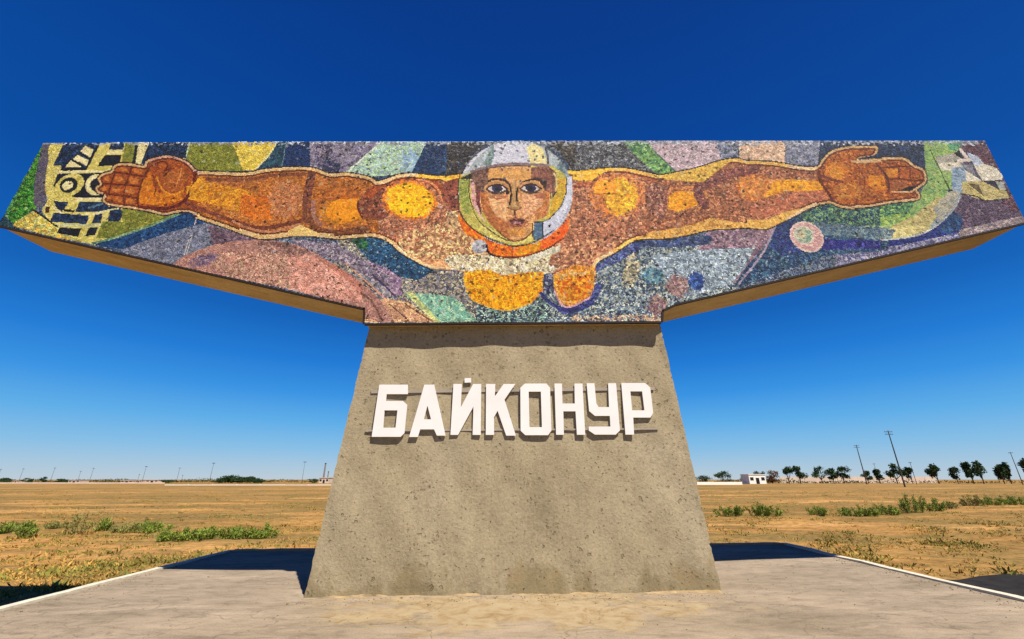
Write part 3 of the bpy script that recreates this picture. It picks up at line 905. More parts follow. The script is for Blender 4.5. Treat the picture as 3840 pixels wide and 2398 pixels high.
    H.poly([(300, 560), (420, 420), (800, 400), (1200, 430), (1280, 900), (1300, 960), (700, 800)], [(196, 142, 118), (176, 118, 98), (132, 76, 64), (210, 164, 132), (160, 130, 84)], .26, w=[3, 3, 1, 2, 1.4], clip=dm)
    H.poly([(850, 270), (1200, 290), (1500, 410), (1400, 440), (1200, 430), (850, 400)], [(150, 104, 92), (120, 76, 70), (180, 134, 112)], .26, clip=dm)
    H.poly([(1210, 470), (1480, 440), (1880, 640), (2080, 830), (2110, 1010), (1240, 880)], [(222, 150, 126), (206, 132, 108), (232, 172, 148), (142, 82, 66)], .2, w=[3, 3, 2, .8], clip=dm)
    H.poly([(1480, 440), (1820, 590), (2090, 790), (2110, 900), (1980, 800), (1800, 650)], [(196, 116, 96), (206, 124, 98), (180, 110, 90)], .12, clip=dm)
    H.ell(210, 500, 170, 60, -15, [(112, 88, 112), (140, 104, 110), (90, 72, 100)], .3, ragged=.5)
    DK = [(66, 44, 40), (90, 62, 54)]
    K.line([(200, 490), (320, 590), (460, 690)], 15, DK); K.line([(310, 420), (440, 540), (580, 680)], 22, [(44, 36, 60), (60, 52, 76)])
    K.line([(170, 640), (300, 740), (420, 960)], 26, [(110, 66, 54), (130, 84, 66)])
    K.line([(510, 770), (620, 860), (740, 970)], 13, DK); K.line([(690, 760), (840, 860), (1010, 970)], 17, [(120, 84, 60), (96, 66, 50)])
    K.line([(-20, 280), (200, 470), (480, 720)], 14, [(200, 150, 120), (170, 120, 100)])

    # ---------- the cosmonaut: outline of both arms and the chest
    out = A.t([(1640, 372), (1650, 335), (1700, 300), (1900, 258), (2100, 312), (2200, 400), (2250, 440)]) \
        + B.t([(130, 432), (650, 452), (900, 410), (1300, 385), (1480, 410), (1620, 460), (1850, 455), (2100, 510)]) \
        + C.t([(30, 550), (120, 535), (260, 480), (430, 460), (680, 485), (870, 485), (1000, 470), (1150, 425), (2080, 425), (2270, 430)]) \
        + E.t([(300, 428), (460, 408), (700, 395), (900, 430), (1130, 480), (1300, 450), (1550, 400), (1800, 320), (2000, 290)]) \
        + F.t([(0, 318), (300, 330), (600, 380), (790, 382), (850, 310), (950, 210), (1150, 155), (1450, 148), (1485, 190), (1440, 268), (1290, 308)]) \
        + G.t([(90, 292), (300, 282), (500, 278), (600, 295), (680, 360), (800, 420), (828, 540), (780, 600), (720, 640), (752, 700), (720, 762), (430, 795), (200, 838), (0, 850)]) \
        + F.t([(1250, 872), (1050, 842), (950, 800), (830, 818), (700, 860), (550, 940), (300, 1060), (200, 1090), (0, 1076)]) \
        + E.t([(1900, 1090), (1700, 1100), (1250, 1195), (880, 1212), (640, 1350)]) \
        + L.t([(760, 280), (745, 420), (725, 560), (665, 700), (450, 808), (330, 775), (255, 650), (235, 440), (130, 420), (110, 620)]) \
        + K.t([(2345, 620), (2210, 760), (1950, 848), (1750, 826), (1500, 722), (1405, 520), (1395, 392), (1000, 340), (700, 190), (560, 80)]) \
        + B.t([(2340, 1270), (2150, 1182), (1900, 1190), (1700, 1202), (1400, 1172), (1150, 1178), (880, 1208), (640, 1150), (400, 1062), (100, 962)]) \
        + A.t([(2240, 950), (2150, 900), (2000, 905), (1850, 930), (1650, 882), (1300, 832), (1190, 800), (1165, 755), (1185, 702), (1108, 680), (1085, 620), (1135, 580), (1108, 520), (1170, 460), (1265, 430), (1280, 390), (1330, 352), (1450, 345), (1600, 370)])
    OUT = smooth(out, True, 4)
    fig = inpoly(px, py, OUT)
    near = dist_line(OUT, True, 60)
    # dark line just outside the halo
    wr((~fig) & (near < 4.5) & (py < 1010), [(26, 22, 30), (40, 34, 40)], .2)
    handL, handR = fig & (px < 742), fig & (px > 3062)
    armL, armR = fig & (px >= 742) & (px < 1420), fig & (px <= 3062) & (px > 2420)
    chest = fig & (px >= 1420) & (px <= 2420)
    wr(armL, [(168, 96, 28), (188, 116, 42), (150, 82, 30), (202, 132, 62), (176, 104, 60)], .24, 4)
    wr(armR, [(150, 92, 60), (170, 108, 74), (122, 68, 48), (196, 136, 94)], .28, 4)
    wr(chest, [(152, 98, 70), (172, 114, 84), (120, 70, 52), (192, 142, 104), (98, 58, 46)], .3, 5, w=[3, 3, 2, 2, 1])
    wr(handL, [(160, 82, 28), (178, 98, 38), (134, 64, 26)], .2, 6)
    wr(handR, [(164, 88, 30), (186, 110, 40), (132, 62, 26), (200, 130, 60)], .26, 6)
    # forearm and upper arm modelling, left
    inL = fig & (near > 17)
    B.poly([(60, 540), (250, 560), (640, 640), (900, 760), (900, 900), (500, 880), (0, 720)], [(206, 136, 26), (222, 160, 40), (186, 112, 26)], .2, 4, clip=inL)
    B.poly([(0, 600), (150, 620), (250, 700), (180, 790), (0, 750)], [(222, 160, 30), (206, 140, 24)], .16, 4, clip=inL)
    B.poly([(620, 700), (960, 720), (1000, 960), (800, 1010), (600, 900)], [(206, 112, 24), (216, 126, 40), (186, 92, 20)], .2, 4, clip=inL)
    B.ell(1120, 760, 190, 220, 10, [(184, 112, 74), (196, 130, 90), (160, 92, 52), (206, 150, 100)], .24, 4, ragged=.4, clip=inL)
    B.line([(130, 520), (640, 535), (1000, 480), (1340, 470)], 40, [(122, 66, 40), (140, 84, 56)], .2, 4, clip=inL)
    B.line([(170, 555), (640, 575), (900, 540)], 16, [(190, 120, 70), (170, 100, 56)], .2, 4, clip=inL)
    B.line([(0, 800), (200, 880), (500, 990), (760, 1070), (1000, 1065), (1340, 985)], 46, [(112, 54, 36), (132, 70, 50)], .2, 4)
    B.line([(520, 1000), (700, 1080), (900, 1120), (1060, 1105), (1290, 1030)], 26, [(196, 140, 110), (180, 120, 90)], .2, 4, clip=fig)
    B.line([(1420, 470), (1390, 620), (1360, 800), (1370, 980)], 100, [(118, 62, 46), (140, 84, 62), (100, 50, 40)], .26, 4, clip=inL)
    B.line([(1370, 900), (1440, 1060), (1560, 1120), (1750, 1130), (2050, 1080)], 70, [(124, 72, 40), (104, 56, 36), (150, 92, 60)], .24, 4, clip=inL)
    B.line([(1440, 780), (1440, 930), (1520, 1040)], 44, [(176, 128, 120), (160, 110, 96)], .2, 4, clip=inL)
    B.poly([(1480, 700), (1600, 640), (1960, 600), (1960, 760), (1600, 800), (1500, 860)], [(178, 100, 30), (196, 118, 50), (156, 82, 34)], .22, 4, clip=inL)
    B.poly([(1490, 880), (1600, 780), (1960, 730), (1990, 1010), (1700, 1040), (1560, 1010)], [(190, 122, 26), (206, 136, 36), (170, 100, 26)], .2, 4, clip=inL)
    B.poly([(1575, 880), (1650, 780), (1760, 745), (1930, 740), (1925, 850), (1975, 955), (1880, 1000), (1680, 1000), (1590, 950)], [(238, 152, 18), (226, 140, 18), (244, 166, 34)], .09, 4)
    B.line([(1720, 740), (1930, 735)], 26, [(206, 110, 20), (190, 98, 24)], .14, 4)
    B.poly([(1960, 760), (2050, 640), (2200, 600), (2330, 560), (2330, 900), (2200, 1000), (2010, 960), (1940, 850)], [(122, 62, 46), (142, 82, 60), (104, 48, 38), (170, 112, 84)], .28, 4, clip=inL)
    B.line([(1945, 770), (1945, 860), (1990, 960)], 22, [(90, 34, 24), (110, 48, 34)], .2, 4)
    # left shoulder
    C.line([(-60, 720), (60, 600), (240, 515), (440, 495), (640, 540), (760, 650)], 90, [(134, 62, 30), (156, 82, 40), (112, 48, 30)], .24, 5, clip=inL)
    C.line([(500, 525), (640, 560), (740, 650), (780, 760)], 22, [(206, 140, 90), (190, 120, 76)], .2, 5)
    C.poly([(800, 560), (980, 500), (980, 900), (860, 860), (780, 720)], [(124, 62, 46), (146, 84, 62), (102, 48, 42)], .28, 5, clip=inL)
    C.ell(412, 765, 305, 222, 8, [(206, 116, 28), (190, 100, 40), (216, 136, 50)], .22, 5, ragged=.22)
    C.ell(412, 765, 268, 190, 8, [(232, 172, 18), (242, 190, 40), (218, 148, 16), (200, 130, 20)], .18, 5, ragged=.12, w=[3, 3, 2, .7])
    C.ell(400, 830, 200, 110, 0, [(240, 190, 24), (228, 174, 16), (214, 150, 24)], .16, 5, ragged=.2)
    # chest speckle, lighter to the bottom
    C.poly([(280, 1150), (600, 1060), (940, 980), (1100, 1180), (1300, 1360), (1500, 1512), (560, 1512), (300, 1330)], [(192, 148, 106), (206, 168, 122), (160, 112, 80), (134, 84, 60), (214, 190, 130)], .28, 5, clip=chest & (near > 14))
    C.poly([(820, 900), (960, 880), (960, 1060), (840, 1100)], [(206, 190, 140), (170, 140, 100), (120, 96, 70)], .3, 5, clip=srand(41) > .3)
    K.poly([(1300, 180), (1700, 190), (1950, 230), (2422, 60), (2600, 60), (2700, 220), (2422, 420), (1860, 430), (1400, 380), (1050, 340), (1100, 250)], [(214, 204, 164), (190, 178, 140), (160, 138, 108), (226, 216, 192), (120, 96, 76)], .28, 5, w=[3, 3, 2, 2, 1])
    K.poly([(850, 230), (1150, 240), (1250, 350), (1000, 335), (700, 190)], [(206, 150, 104), (220, 168, 120), (180, 120, 84)], .22, 5)
    L.poly([(250, 60), (700, 0), (1200, -20), (1000, 150), (740, 280), (300, 330), (180, 300)], [(186, 134, 96), (200, 154, 112), (150, 96, 72), (126, 74, 56)], .3, 5, clip=near > 12)
    # right shoulder, arm
    E.line([(150, 600), (380, 560), (500, 470), (700, 430), (900, 470), (1080, 560)], 60, [(150, 84, 56), (130, 66, 44), (176, 110, 76)], .26, 5, clip=fig & (near > 12))
    E.ell(640, 700, 290, 250, 0, [(196, 120, 56), (180, 104, 60), (206, 140, 76)], .26, 5, ragged=.4)
    E.ell(690, 730, 180, 210, 0, [(222, 168, 40), (236, 192, 62), (192, 132, 40), (206, 150, 44)], .22, 5, ragged=.3)
    E.poly([(400, 560), (480, 530), (640, 540), (640, 690), (380, 690)], [(226, 150, 40), (216, 136, 40), (232, 166, 60)], .14, 5)
    E.line([(360, 690), (640, 690)], 12, [(150, 90, 40)], .2, 5)
    E.poly([(1040, 560), (1200, 620), (1220, 860), (1160, 1000), (1000, 900), (960, 700)], [(124, 72, 58), (150, 98, 80), (104, 56, 48), (180, 134, 108)], .3, 4, clip=fig & (near > 12))
    E.poly([(1240, 700), (1330, 660), (1590, 655), (1622, 730), (1540, 830), (1340, 895), (1215, 860)], [(232, 152, 22), (240, 170, 42), (216, 134, 28)], .16, 4)
    E.line([(1250, 640), (1450, 620), (1600, 640), (1660, 740), (1560, 880)], 26, [(206, 140, 70), (180, 106, 60)], .22, 4)
    E.line([(1640, 820), (1560, 640), (1740, 560), (1900, 470), (2200, 420)], 110, [(118, 62, 54), (138, 80, 68), (98, 48, 44), (164, 106, 90)], .28, 4, clip=fig & (near > 14))
    E.ell(2180, 620, 180, 150, 0, [(200, 116, 44), (186, 100, 46), (214, 136, 66)], .24, 4, ragged=.3)
    F.poly([(-90, 500), (60, 500), (260, 520), (440, 530), (430, 680), (200, 740), (-60, 720)], [(206, 132, 56), (190, 112, 50), (216, 150, 76)], .24, 4)
    F.poly([(300, 560), (480, 525), (850, 548), (862, 648), (640, 668), (420, 662), (200, 740)], [(224, 150, 24), (232, 164, 34), (200, 124, 28)], .18, 4)
    F.poly([(600, 660), (860, 660), (930, 740), (700, 820), (400, 930), (0, 960), (0, 800), (300, 760)], [(178, 106, 74), (160, 88, 60), (196, 128, 92)], .24, 4, clip=fig & (near > 14))
    E.line([(1000, 1090), (1250, 1090), (1500, 1040), (1700, 960), (1900, 1010), (2200, 1030)], 20, [(130, 70, 40), (150, 88, 50)], .24, 4)
    # halo of pale gold stones, then the dark inner line
    wleft = np.where(px < 742, 7.5, 11.0)
    hw = np.where((px > 1420) & (px < 2600), 12.5, wleft)
    hw = np.where((px > 2600) & (px < 3062), 11.5, hw)
    hw = np.where(px >= 3062, 8.0, hw)
    low = (py > 800) & (px > 900) & (px < 1250)
    hw = np.where(low, 17, hw)
    hm = fig & (near < hw) & (py < 1010)
    wr(hm, HALO, .13)
    wr(hm & (px > 1560) & (px < 2300) & (py < 700), GOLDL, .12)
    wr(hm & (px > 2300) & (px < 2950), [(222, 180, 84), (206, 160, 66), (232, 196, 116), (214, 150, 60)], .14)
    wr(hm & (px > 560) & (px < 760) & (py < 700), [(214, 170, 150), (200, 150, 130), (224, 190, 160)], .12)
    wr(fig & (near >= hw) & (near < hw + 6.0) & (py < 930), [(96, 44, 28), (118, 58, 36), (76, 34, 24)], .2)
    # yellow fillets over the shoulders
    C.poly([(700, 490), (870, 485), (985, 470), (985, 500), (830, 550), (780, 530)], GOLDL, .1, 5)
    E.poly([(140, 438), (460, 408), (560, 410), (420, 500), (340, 555), (145, 530)], GOLDL, .1, 5)
    E.poly([(1180, 475), (1550, 400), (1800, 320), (1960, 300), (1800, 420), (1620, 560), (1480, 550), (1180, 530)], [(212, 170, 60), (226, 188, 84), (196, 150, 60)], .16, 4)
    E.poly([(880, 1190), (1030, 1120), (1250, 1090), (1500, 1040), (1720, 960), (1900, 1000), (2298, 1040), (2298, 1060), (1700, 1090), (1250, 1180)], [(212, 158, 72), (224, 176, 92), (196, 136, 60)], .18, 4)
    F.poly([(0, 980), (250, 980), (420, 900), (640, 850), (300, 1050), (180, 1080), (0, 1070)], [(224, 178, 90), (206, 156, 70)], .16, 4)
    B.poly([(1150, 1110), (1290, 1040), (1440, 1110), (1560, 1170), (1400, 1160), (1180, 1165)], [(232, 206, 140), (222, 190, 120)], .1, 4)
    # golden bib plates
    GB = [(232, 156, 14), (242, 176, 30), (212, 130, 16), (190, 108, 18), (246, 196, 60)]
    K.poly([(1402, 385), (1700, 360), (1860, 430), (2200, 390), (2350, 395), (2342, 620), (2210, 752), (1950, 840), (1750, 818), (1505, 715), (1410, 520)], GB, .24, 7, w=[3, 3, 2, 1, 1])
    K.line([(1405, 390), (1410, 520), (1500, 715), (1750, 820), (1950, 842), (2210, 755)], 16, [(240, 190, 70), (220, 160, 40)], .14, 7)
    L.poly([(235, 420), (500, 300), (735, 330), (725, 560), (660, 700), (450, 795), (330, 765), (255, 640)], [(214, 142, 44), (226, 166, 62), (192, 116, 44), (206, 170, 110)], .26, 7)
    L.poly([(290, 500), (690, 420), (690, 600), (600, 710), (420, 740), (320, 660)], [(226, 152, 34), (236, 170, 50), (200, 116, 36), (206, 96, 26)], .22, 7)
    L.line([(250, 600), (330, 770), (450, 803), (665, 700)], 22, [(214, 170, 180), (196, 150, 156)], .16, 7)
    L.poly([(125, 410), (235, 400), (240, 640), (110, 650)], [(44, 46, 78), (70, 74, 104), (30, 32, 56), (120, 124, 130)], .34, 0)
    L.line([(90, 640), (180, 740), (320, 820), (480, 850), (700, 760)], 44, [(44, 46, 100), (60, 66, 120), (34, 36, 76)], .3, 0)
    # ---------- left hand
    A.poly([(1700, 430), (1740, 600), (1800, 680), (2000, 700), (2090, 640), (2060, 760), (1850, 830), (1580, 800), (1565, 720), (1610, 570)], [(208, 128, 20), (192, 110, 26), (220, 146, 34)], .18, 6)
    A.poly([(1820, 480), (2050, 400), (2150, 480), (2080, 620), (1980, 680), (1860, 620)], [(178, 104, 44), (164, 88, 36), (196, 124, 58)], .22, 6)
    A.line([(1780, 500), (1840, 640), (1960, 700), (2080, 650)], 20, [(226, 156, 40), (210, 140, 40)], .14, 6)
    A.line([(2060, 400), (2040, 500), (1990, 590)], 14, [(214, 150, 80), (196, 126, 60)], .14, 6)
    DKB = [(96, 38, 18), (114, 50, 22), (78, 30, 16)]
    A.line([(1695, 395), (1620, 540), (1570, 700), (1565, 830)], 20, DKB, .16, 6)
    A.line([(1735, 470), (1765, 600), (1755, 720)], 12, DKB, .16, 6)
    A.line([(1700, 385), (1840, 325), (1905, 365), (1870, 430), (1940, 400), (1860, 490)], 18, DKB, .16, 6)
    for q in ([(1285, 448), (1420, 462), (1660, 500)], [(1170, 575), (1400, 590), (1600, 610)], [(1180, 690), (1380, 712), (1570, 742)]):
        A.line(q, 20, DKB, .16, 6)
    for q in ([(1500, 380), (1470, 460), (1430, 600), (1405, 700), (1410, 820)], [(1300, 470), (1260, 580), (1240, 700), (1290, 800)]):
        A.line(q, 15, DKB, .16, 6)
    KN = [(196, 122, 52), (210, 138, 64), (178, 104, 44)]
    for (x, y, rx, ry) in ((1570, 430, 50, 26), (1400, 415, 50, 24), (1520, 545, 55, 34), (1350, 525, 48, 32), (1215, 520, 34, 26), (1480, 660, 55, 30), (1315, 640, 52, 26), (1180, 635, 34, 26), (1475, 775, 46, 28), (1350, 755, 42, 26), (1240, 740, 26, 20)):
        A.ell(x, y, rx, ry, 8, KN, .16, 6, ragged=.2)
    A.line([(2215, 450), (2180, 620), (2090, 770), (1950, 845), (1750, 855), (1580, 840)], 36, [(92, 30, 18), (116, 44, 26), (76, 24, 16)], .18, 6)
    A.poly([(2150, 640), (2260, 500), (2330, 520), (2330, 740), (2150, 740)], [(212, 146, 26), (226, 164, 40), (196, 122, 24)], .18, 4)
    # ---------- right hand
    F.ell(1020, 440, 130, 120, 0, [(214, 134, 40), (196, 116, 44), (224, 154, 60)], .2, 6, ragged=.25)
    F.ell(1020, 455, 80, 72, 20, [(230, 160, 44), (236, 176, 70), (216, 140, 34)], .14, 6, ragged=.2)
    F.line([(860, 490), (960, 530), (1080, 560)], 36, [(118, 54, 40), (136, 70, 50)], .2, 6)
    F.ell(1150, 660, 170, 90, 0, [(200, 132, 50), (184, 112, 44), (212, 150, 70)], .22, 6, ragged=.3)
    F.line([(822, 440), (832, 540), (900, 650), (965, 750)], 32, [(86, 28, 20), (108, 44, 30)], .18, 6)
    F.line([(1190, 330), (1260, 380), (1340, 560), (1300, 700)], 16, [(150, 76, 30), (130, 60, 26)], .18, 6)
    G.poly([(180, 470), (340, 500), (380, 640), (250, 660), (150, 580)], [(216, 140, 30), (226, 156, 50), (196, 118, 30)], .18, 6)
    G.line([(262, 360), (340, 440), (392, 540), (402, 660)], 26, DKB, .16, 6)
    G.line([(350, 395), (480, 385), (640, 380)], 16, DKB, .16, 6); G.line([(395, 522), (540, 520), (660, 545), (800, 540)], 18, DKB, .16, 6)
    G.line([(510, 400), (520, 515)], 14, DKB, .16, 6); G.line([(640, 400), (650, 540), (690, 600)], 14, DKB, .16, 6)
    G.poly([(370, 412), (500, 405), (505, 508), (400, 508)], [(212, 138, 36), (224, 154, 54), (196, 116, 34)], .16, 6)
    G.poly([(530, 410), (625, 420), (635, 520), (535, 505)], [(184, 104, 44), (170, 90, 40)], .18, 6)
    G.poly([(425, 545), (560, 540), (640, 560), (540, 640), (430, 660)], [(168, 100, 56), (150, 84, 48), (184, 118, 70)], .2, 6)
    G.poly([(530, 655), (620, 605), (740, 600), (690, 640), (620, 662)], INK, .2, 6)
    G.line([(430, 672), (560, 668), (650, 672), (715, 622)], 18, HALO, .1, 6)
    G.line([(-20, 322), (100, 318), (300, 300), (500, 290), (600, 305), (670, 365)], 24, HALO, .1, 6)
    F.line([(1200, 322), (1300, 330), (1512, 316)], 28, HALO, .1, 6)
    F.poly([(1270, 305), (1440, 276), (1530, 262), (1530, 290), (1350, 300)], INK, .2, 0)
    G.poly([(40, 292), (240, 252), (300, 200), (420, 262), (200, 288)], NAVY, .3, 0)
    # hairline scratches on the left arm
    for q in ([(2225, 970), (2150, 1200), (2090, 1380)],):
        A.line(q, 9, [(190, 180, 170), (160, 160, 160)], .14)
    B.line([(120, 960), (0, 1360)], 9, [(170, 168, 166)], .14)
    B.line([(545, 820), (480, 980)], 8, [(210, 160, 110)], .14); B.line([(655, 470), (650, 560)], 9, [(190, 140, 100)], .14); B.line([(1045, 480), (1020, 640)], 8, [(206, 140, 80)], .14)
    # ---------- helmet, collar, face
    D.poly([(180, 900), (240, 960), (370, 1080), (520, 1190), (700, 1260), (860, 1285), (1050, 1250), (1200, 1180), (1400, 1040), (1490, 960), (1485, 1080), (1400, 1195), (1250, 1295), (1000, 1382), (830, 1402), (650, 1392), (540, 1352), (520, 1280), (400, 1190), (250, 1110)], [(226, 112, 26), (236, 142, 30), (206, 82, 24)], .22, 8, sm=True)
    D.poly([(880, 1280), (1050, 1250), (1150, 1210), (1150, 1320), (900, 1390)], [(222, 164, 30), (206, 140, 26), (228, 120, 30)], .22, 8)
    D.poly([(1160, 1210), (1320, 1110), (1490, 965), (1480, 1090), (1390, 1200), (1200, 1310)], [(240, 98, 28), (226, 84, 24), (244, 122, 40)], .14, 8)
    D.line([(530, 1345), (650, 1395), (830, 1405), (1000, 1386), (1250, 1298), (1400, 1195)], 18, [(110, 50, 20), (80, 36, 20)], .2, 8)
    D.line([(820, 1290), (820, 1390)], 18, [(150, 66, 20)], .2, 8)
    D.ell(435, 1282, 92, 80, 0, [(176, 176, 182), (192, 190, 194), (140, 142, 150)], .2, 8)
    D.line([(515, 1260), (545, 1350), (610, 1395)], 20, INK, .2, 8)
    D.poly([(930, 1425), (1250, 1310), (1390, 1262), (1380, 1335), (1150, 1430), (960, 1470)], [(196, 192, 166), (180, 176, 150), (206, 200, 180)], .18, 5)
    hel = D.ell(862, 650, 672, 622, 0, [(190, 190, 202), (176, 178, 190), (204, 204, 212)], .12, 9)
    dome_clip = hel & (py < 520 + 475 * .31746)
    D.poly([(150, 475), (1560, 475), (1560, 0), (150, 0)], [(168, 178, 180), (154, 166, 168), (184, 190, 194)], .12, 9, clip=dome_clip)
    D.poly([(560, 345), (600, 40), (1000, 20), (1030, 310), (860, 300)], [(208, 208, 218), (198, 200, 212), (220, 218, 226)], .08, 9, clip=dome_clip)
    D.poly([(990, 120), (1060, 60), (1180, 120), (1235, 310), (1040, 305)], [(230, 216, 152), (220, 204, 138), (236, 224, 172)], .1, 9, clip=dome_clip)
    D.poly([(600, 20), (1100, 0), (1100, 60), (980, 60), (700, 50)], [(214, 222, 232), (200, 210, 226)], .1, 9, clip=dome_clip)
    D.poly([(180, 480), (190, 430), (300, 230), (520, 90), (560, 90), (380, 260), (290, 400)], [(212, 210, 214), (200, 198, 206)], .1, 9, clip=dome_clip)
    D.poly([(1400, 250), (1560, 250), (1560, 480), (1380, 470), (1300, 400)], [(112, 132, 136), (130, 146, 148), (96, 116, 124)], .2, 9, clip=dome_clip)
    D.line([(1240, 100), (1400, 190), (1490, 330), (1515, 470)], 36, [(190, 196, 200), (206, 208, 210)], .1, 9, clip=hel)
    D.poly([(560, 350), (480, 300), (560, 150), (600, 80), (610, 200)], [(130, 150, 146), (110, 132, 132)], .2, 9, clip=dome_clip)
    D.line([(1215, 120), (1245, 240), (1245, 330)], 24, [(46, 44, 46), (90, 90, 92)], .2, 9)
    # inside of the visor
    vis = smooth(D.t([(200, 480), (380, 385), (560, 325), (860, 298), (1240, 315), (1360, 370), (1465, 470), (1455, 640), (1400, 800), (1270, 945), (1190, 985), (1185, 1180), (1070, 1225), (860, 1270), (700, 1230), (480, 1140), (310, 1020), (215, 860), (192, 660)]))
    vm = inpoly(px, py, vis)
    wr(vm, [(190, 178, 92), (176, 170, 82), (206, 190, 104)], .14, 9)
    D.poly([(190, 480), (305, 490), (300, 600), (312, 750), (350, 880), (250, 900), (190, 700)], [(150, 156, 74), (130, 142, 64), (168, 170, 90)], .18, 9, clip=vm)
    D.poly([(330, 1000), (500, 1020), (700, 1150), (860, 1220), (860, 1270), (600, 1190)], [(206, 192, 104), (216, 204, 124), (190, 176, 84)], .16, 9, clip=vm)
    D.poly([(700, 1160), (860, 1262), (1075, 1212), (1062, 1110), (1000, 1160), (880, 1215)], [(218, 204, 122), (206, 190, 104)], .14, 9)
    D.poly([(198, 482), (385, 385), (372, 478)], [(26, 30, 28), (40, 44, 40)], .2, 9)
    D.poly([(330, 485), (372, 470), (385, 680), (440, 890), (500, 990), (430, 920), (345, 760)], [(216, 164, 160), (226, 184, 176), (200, 140, 140)], .12, 9)
    D.line([(310, 480), (312, 640), (345, 800), (420, 960), (520, 1060), (700, 1180), (800, 1215)], 12, [(88, 70, 50), (70, 56, 44)], .2, 9)
    D.poly([(380, 470), (450, 540), (440, 700), (470, 820), (450, 900), (395, 760)], [(104, 44, 46), (130, 66, 62), (84, 36, 40)], .24, 10)
    # right side inside: gold rim, ear
    D.poly([(1350, 475), (1455, 470), (1448, 640), (1400, 790), (1275, 930), (1225, 945), (1270, 780), (1340, 660)], [(216, 170, 50), (206, 160, 44), (200, 176, 70)], .14, 9)
    D.poly([(1240, 330), (1340, 400), (1350, 620), (1270, 740), (1250, 560)], [(120, 76, 60), (100, 66, 56), (140, 100, 80)], .24, 10)
    D.line([(1318, 420), (1348, 500), (1335, 640)], 20, [(222, 200, 140), (206, 186, 120)], .1, 9)
    D.line([(1345, 630), (1300, 690), (1275, 720)], 16, [(50, 40, 34)], .1, 9)
    D.line([(1290, 650), (1285, 720), (1245, 900)], 14, [(210, 190, 110), (196, 176, 100)], .1, 9)
    D.line([(1462, 470), (1458, 640), (1400, 800), (1262, 950), (1180, 988), (1080, 990)], 16, [(54, 50, 56), (40, 38, 44)], .2, 9)
    D.poly([(1185, 995), (1262, 960), (1400, 812), (1465, 640), (1470, 470), (1528, 440), (1530, 640), (1455, 880), (1310, 1085), (1190, 1180)], [(206, 208, 220), (194, 198, 212), (218, 220, 228)], .08, 9)
    D.poly([(1075, 1000), (1175, 996), (1185, 1185), (1072, 1205)], [(86, 112, 138), (70, 96, 122), (104, 128, 150)], .14, 9)
    D.line([(1183, 995), (1188, 1180)], 16, INK, .1, 9)
    D.ell(1262, 1035, 16, 16, 0, INK, .1, 9)
    # face
    SK = [(220, 160, 98), (208, 146, 86), (228, 172, 110), (194, 128, 74)]
    face = smooth(D.t([(530, 360), (780, 335), (1040, 345), (1200, 430), (1262, 580), (1262, 760), (1230, 910), (1090, 985), (1060, 1100), (980, 1180), (870, 1215), (780, 1195), (640, 1090), (520, 960), (450, 800), (440, 620), (500, 480)]))
    fm = inpoly(px, py, face)
    wr(fm, SK, .2, 10)
    D.poly([(430, 600), (520, 660), (575, 820), (680, 940), (790, 1050), (800, 1210), (600, 1080), (480, 920)], [(186, 108, 52), (170, 92, 46), (198, 124, 64)], .18, 10, clip=fm)
    D.poly([(1180, 640), (1265, 560), (1262, 800), (1220, 920), (1090, 985), (1080, 880), (1160, 800)], [(196, 122, 62), (182, 106, 52), (206, 136, 76)], .18, 10, clip=fm)
    D.poly([(545, 370), (1040, 360), (1040, 480), (900, 500), (820, 480), (700, 470), (545, 480)], [(216, 158, 82), (206, 146, 70), (224, 168, 94)], .12, 10, clip=fm)
    D.poly([(560, 690), (760, 690), (780, 800), (740, 960), (640, 930), (560, 800)], [(230, 172, 112), (236, 184, 126), (218, 154, 98)], .18, 10, clip=fm)
    D.poly([(920, 670), (1170, 660), (1180, 780), (1060, 900), (960, 950), (900, 860), (950, 800)], [(232, 166, 116), (236, 178, 126), (214, 146, 98)], .18, 10, clip=fm)
    D.poly([(545, 350), (540, 500), (515, 640), (440, 640), (340, 480), (340, 390), (440, 350)], [(112, 74, 62), (138, 98, 80), (92, 60, 54)], .22, 10)
    D.poly([(1035, 350), (1235, 325), (1300, 440), (1285, 640), (1200, 620), (1165, 520), (1050, 480)], [(140, 84, 66), (116, 68, 58), (164, 106, 80)], .2, 10)
    D.poly([(1140, 490), (1230, 500), (1220, 600), (1150, 560)], [(60, 36, 32), (44, 28, 28)], .2, 10)
    D.line([(340, 395), (560, 335), (860, 305), (1245, 322)], 34, [(142, 122, 122), (124, 104, 104)], .14, 9)
    D.line([(340, 415), (560, 352), (860, 325), (1040, 335)], 12, [(90, 70, 70)], .14, 9)
    D.poly([(530, 690), (640, 700), (720, 690), (760, 660), (770, 700), (640, 730)], [(196, 120, 84), (182, 106, 72)], .2, 10, clip=fm)
    D.poly([(1080, 660), (1200, 640), (1200, 720), (1100, 710)], [(190, 116, 82), (176, 102, 70)], .2, 10, clip=fm)
    # nose
    D.poly([(815, 520), (872, 520), (890, 700), (900, 790), (930, 822), (850, 852), (765, 815), (800, 740)], [(176, 136, 80), (160, 120, 72), (190, 148, 90)], .14, 10)
    D.line([(850, 560), (852, 780)], 26, [(206, 156, 96), (196, 146, 84)], .1, 10)
    BR = [(58, 34, 26), (44, 26, 22)]
    D.line([(545, 505), (620, 482), (720, 495), (785, 545), (806, 620), (808, 700), (790, 780)], 24, BR, .12, 10)
    D.line([(1150, 488), (1040, 492), (950, 525), (892, 590), (872, 660), (880, 740)], 24, BR, .12, 10)
    D.line([(765, 815), (810, 840), (850, 850), (895, 842), (932, 818)], 14, [(112, 62, 40)], .1, 10)
    D.line([(850, 862), (852, 900), (860, 940)], 20, [(124, 66, 42), (100, 50, 34)], .1, 10)
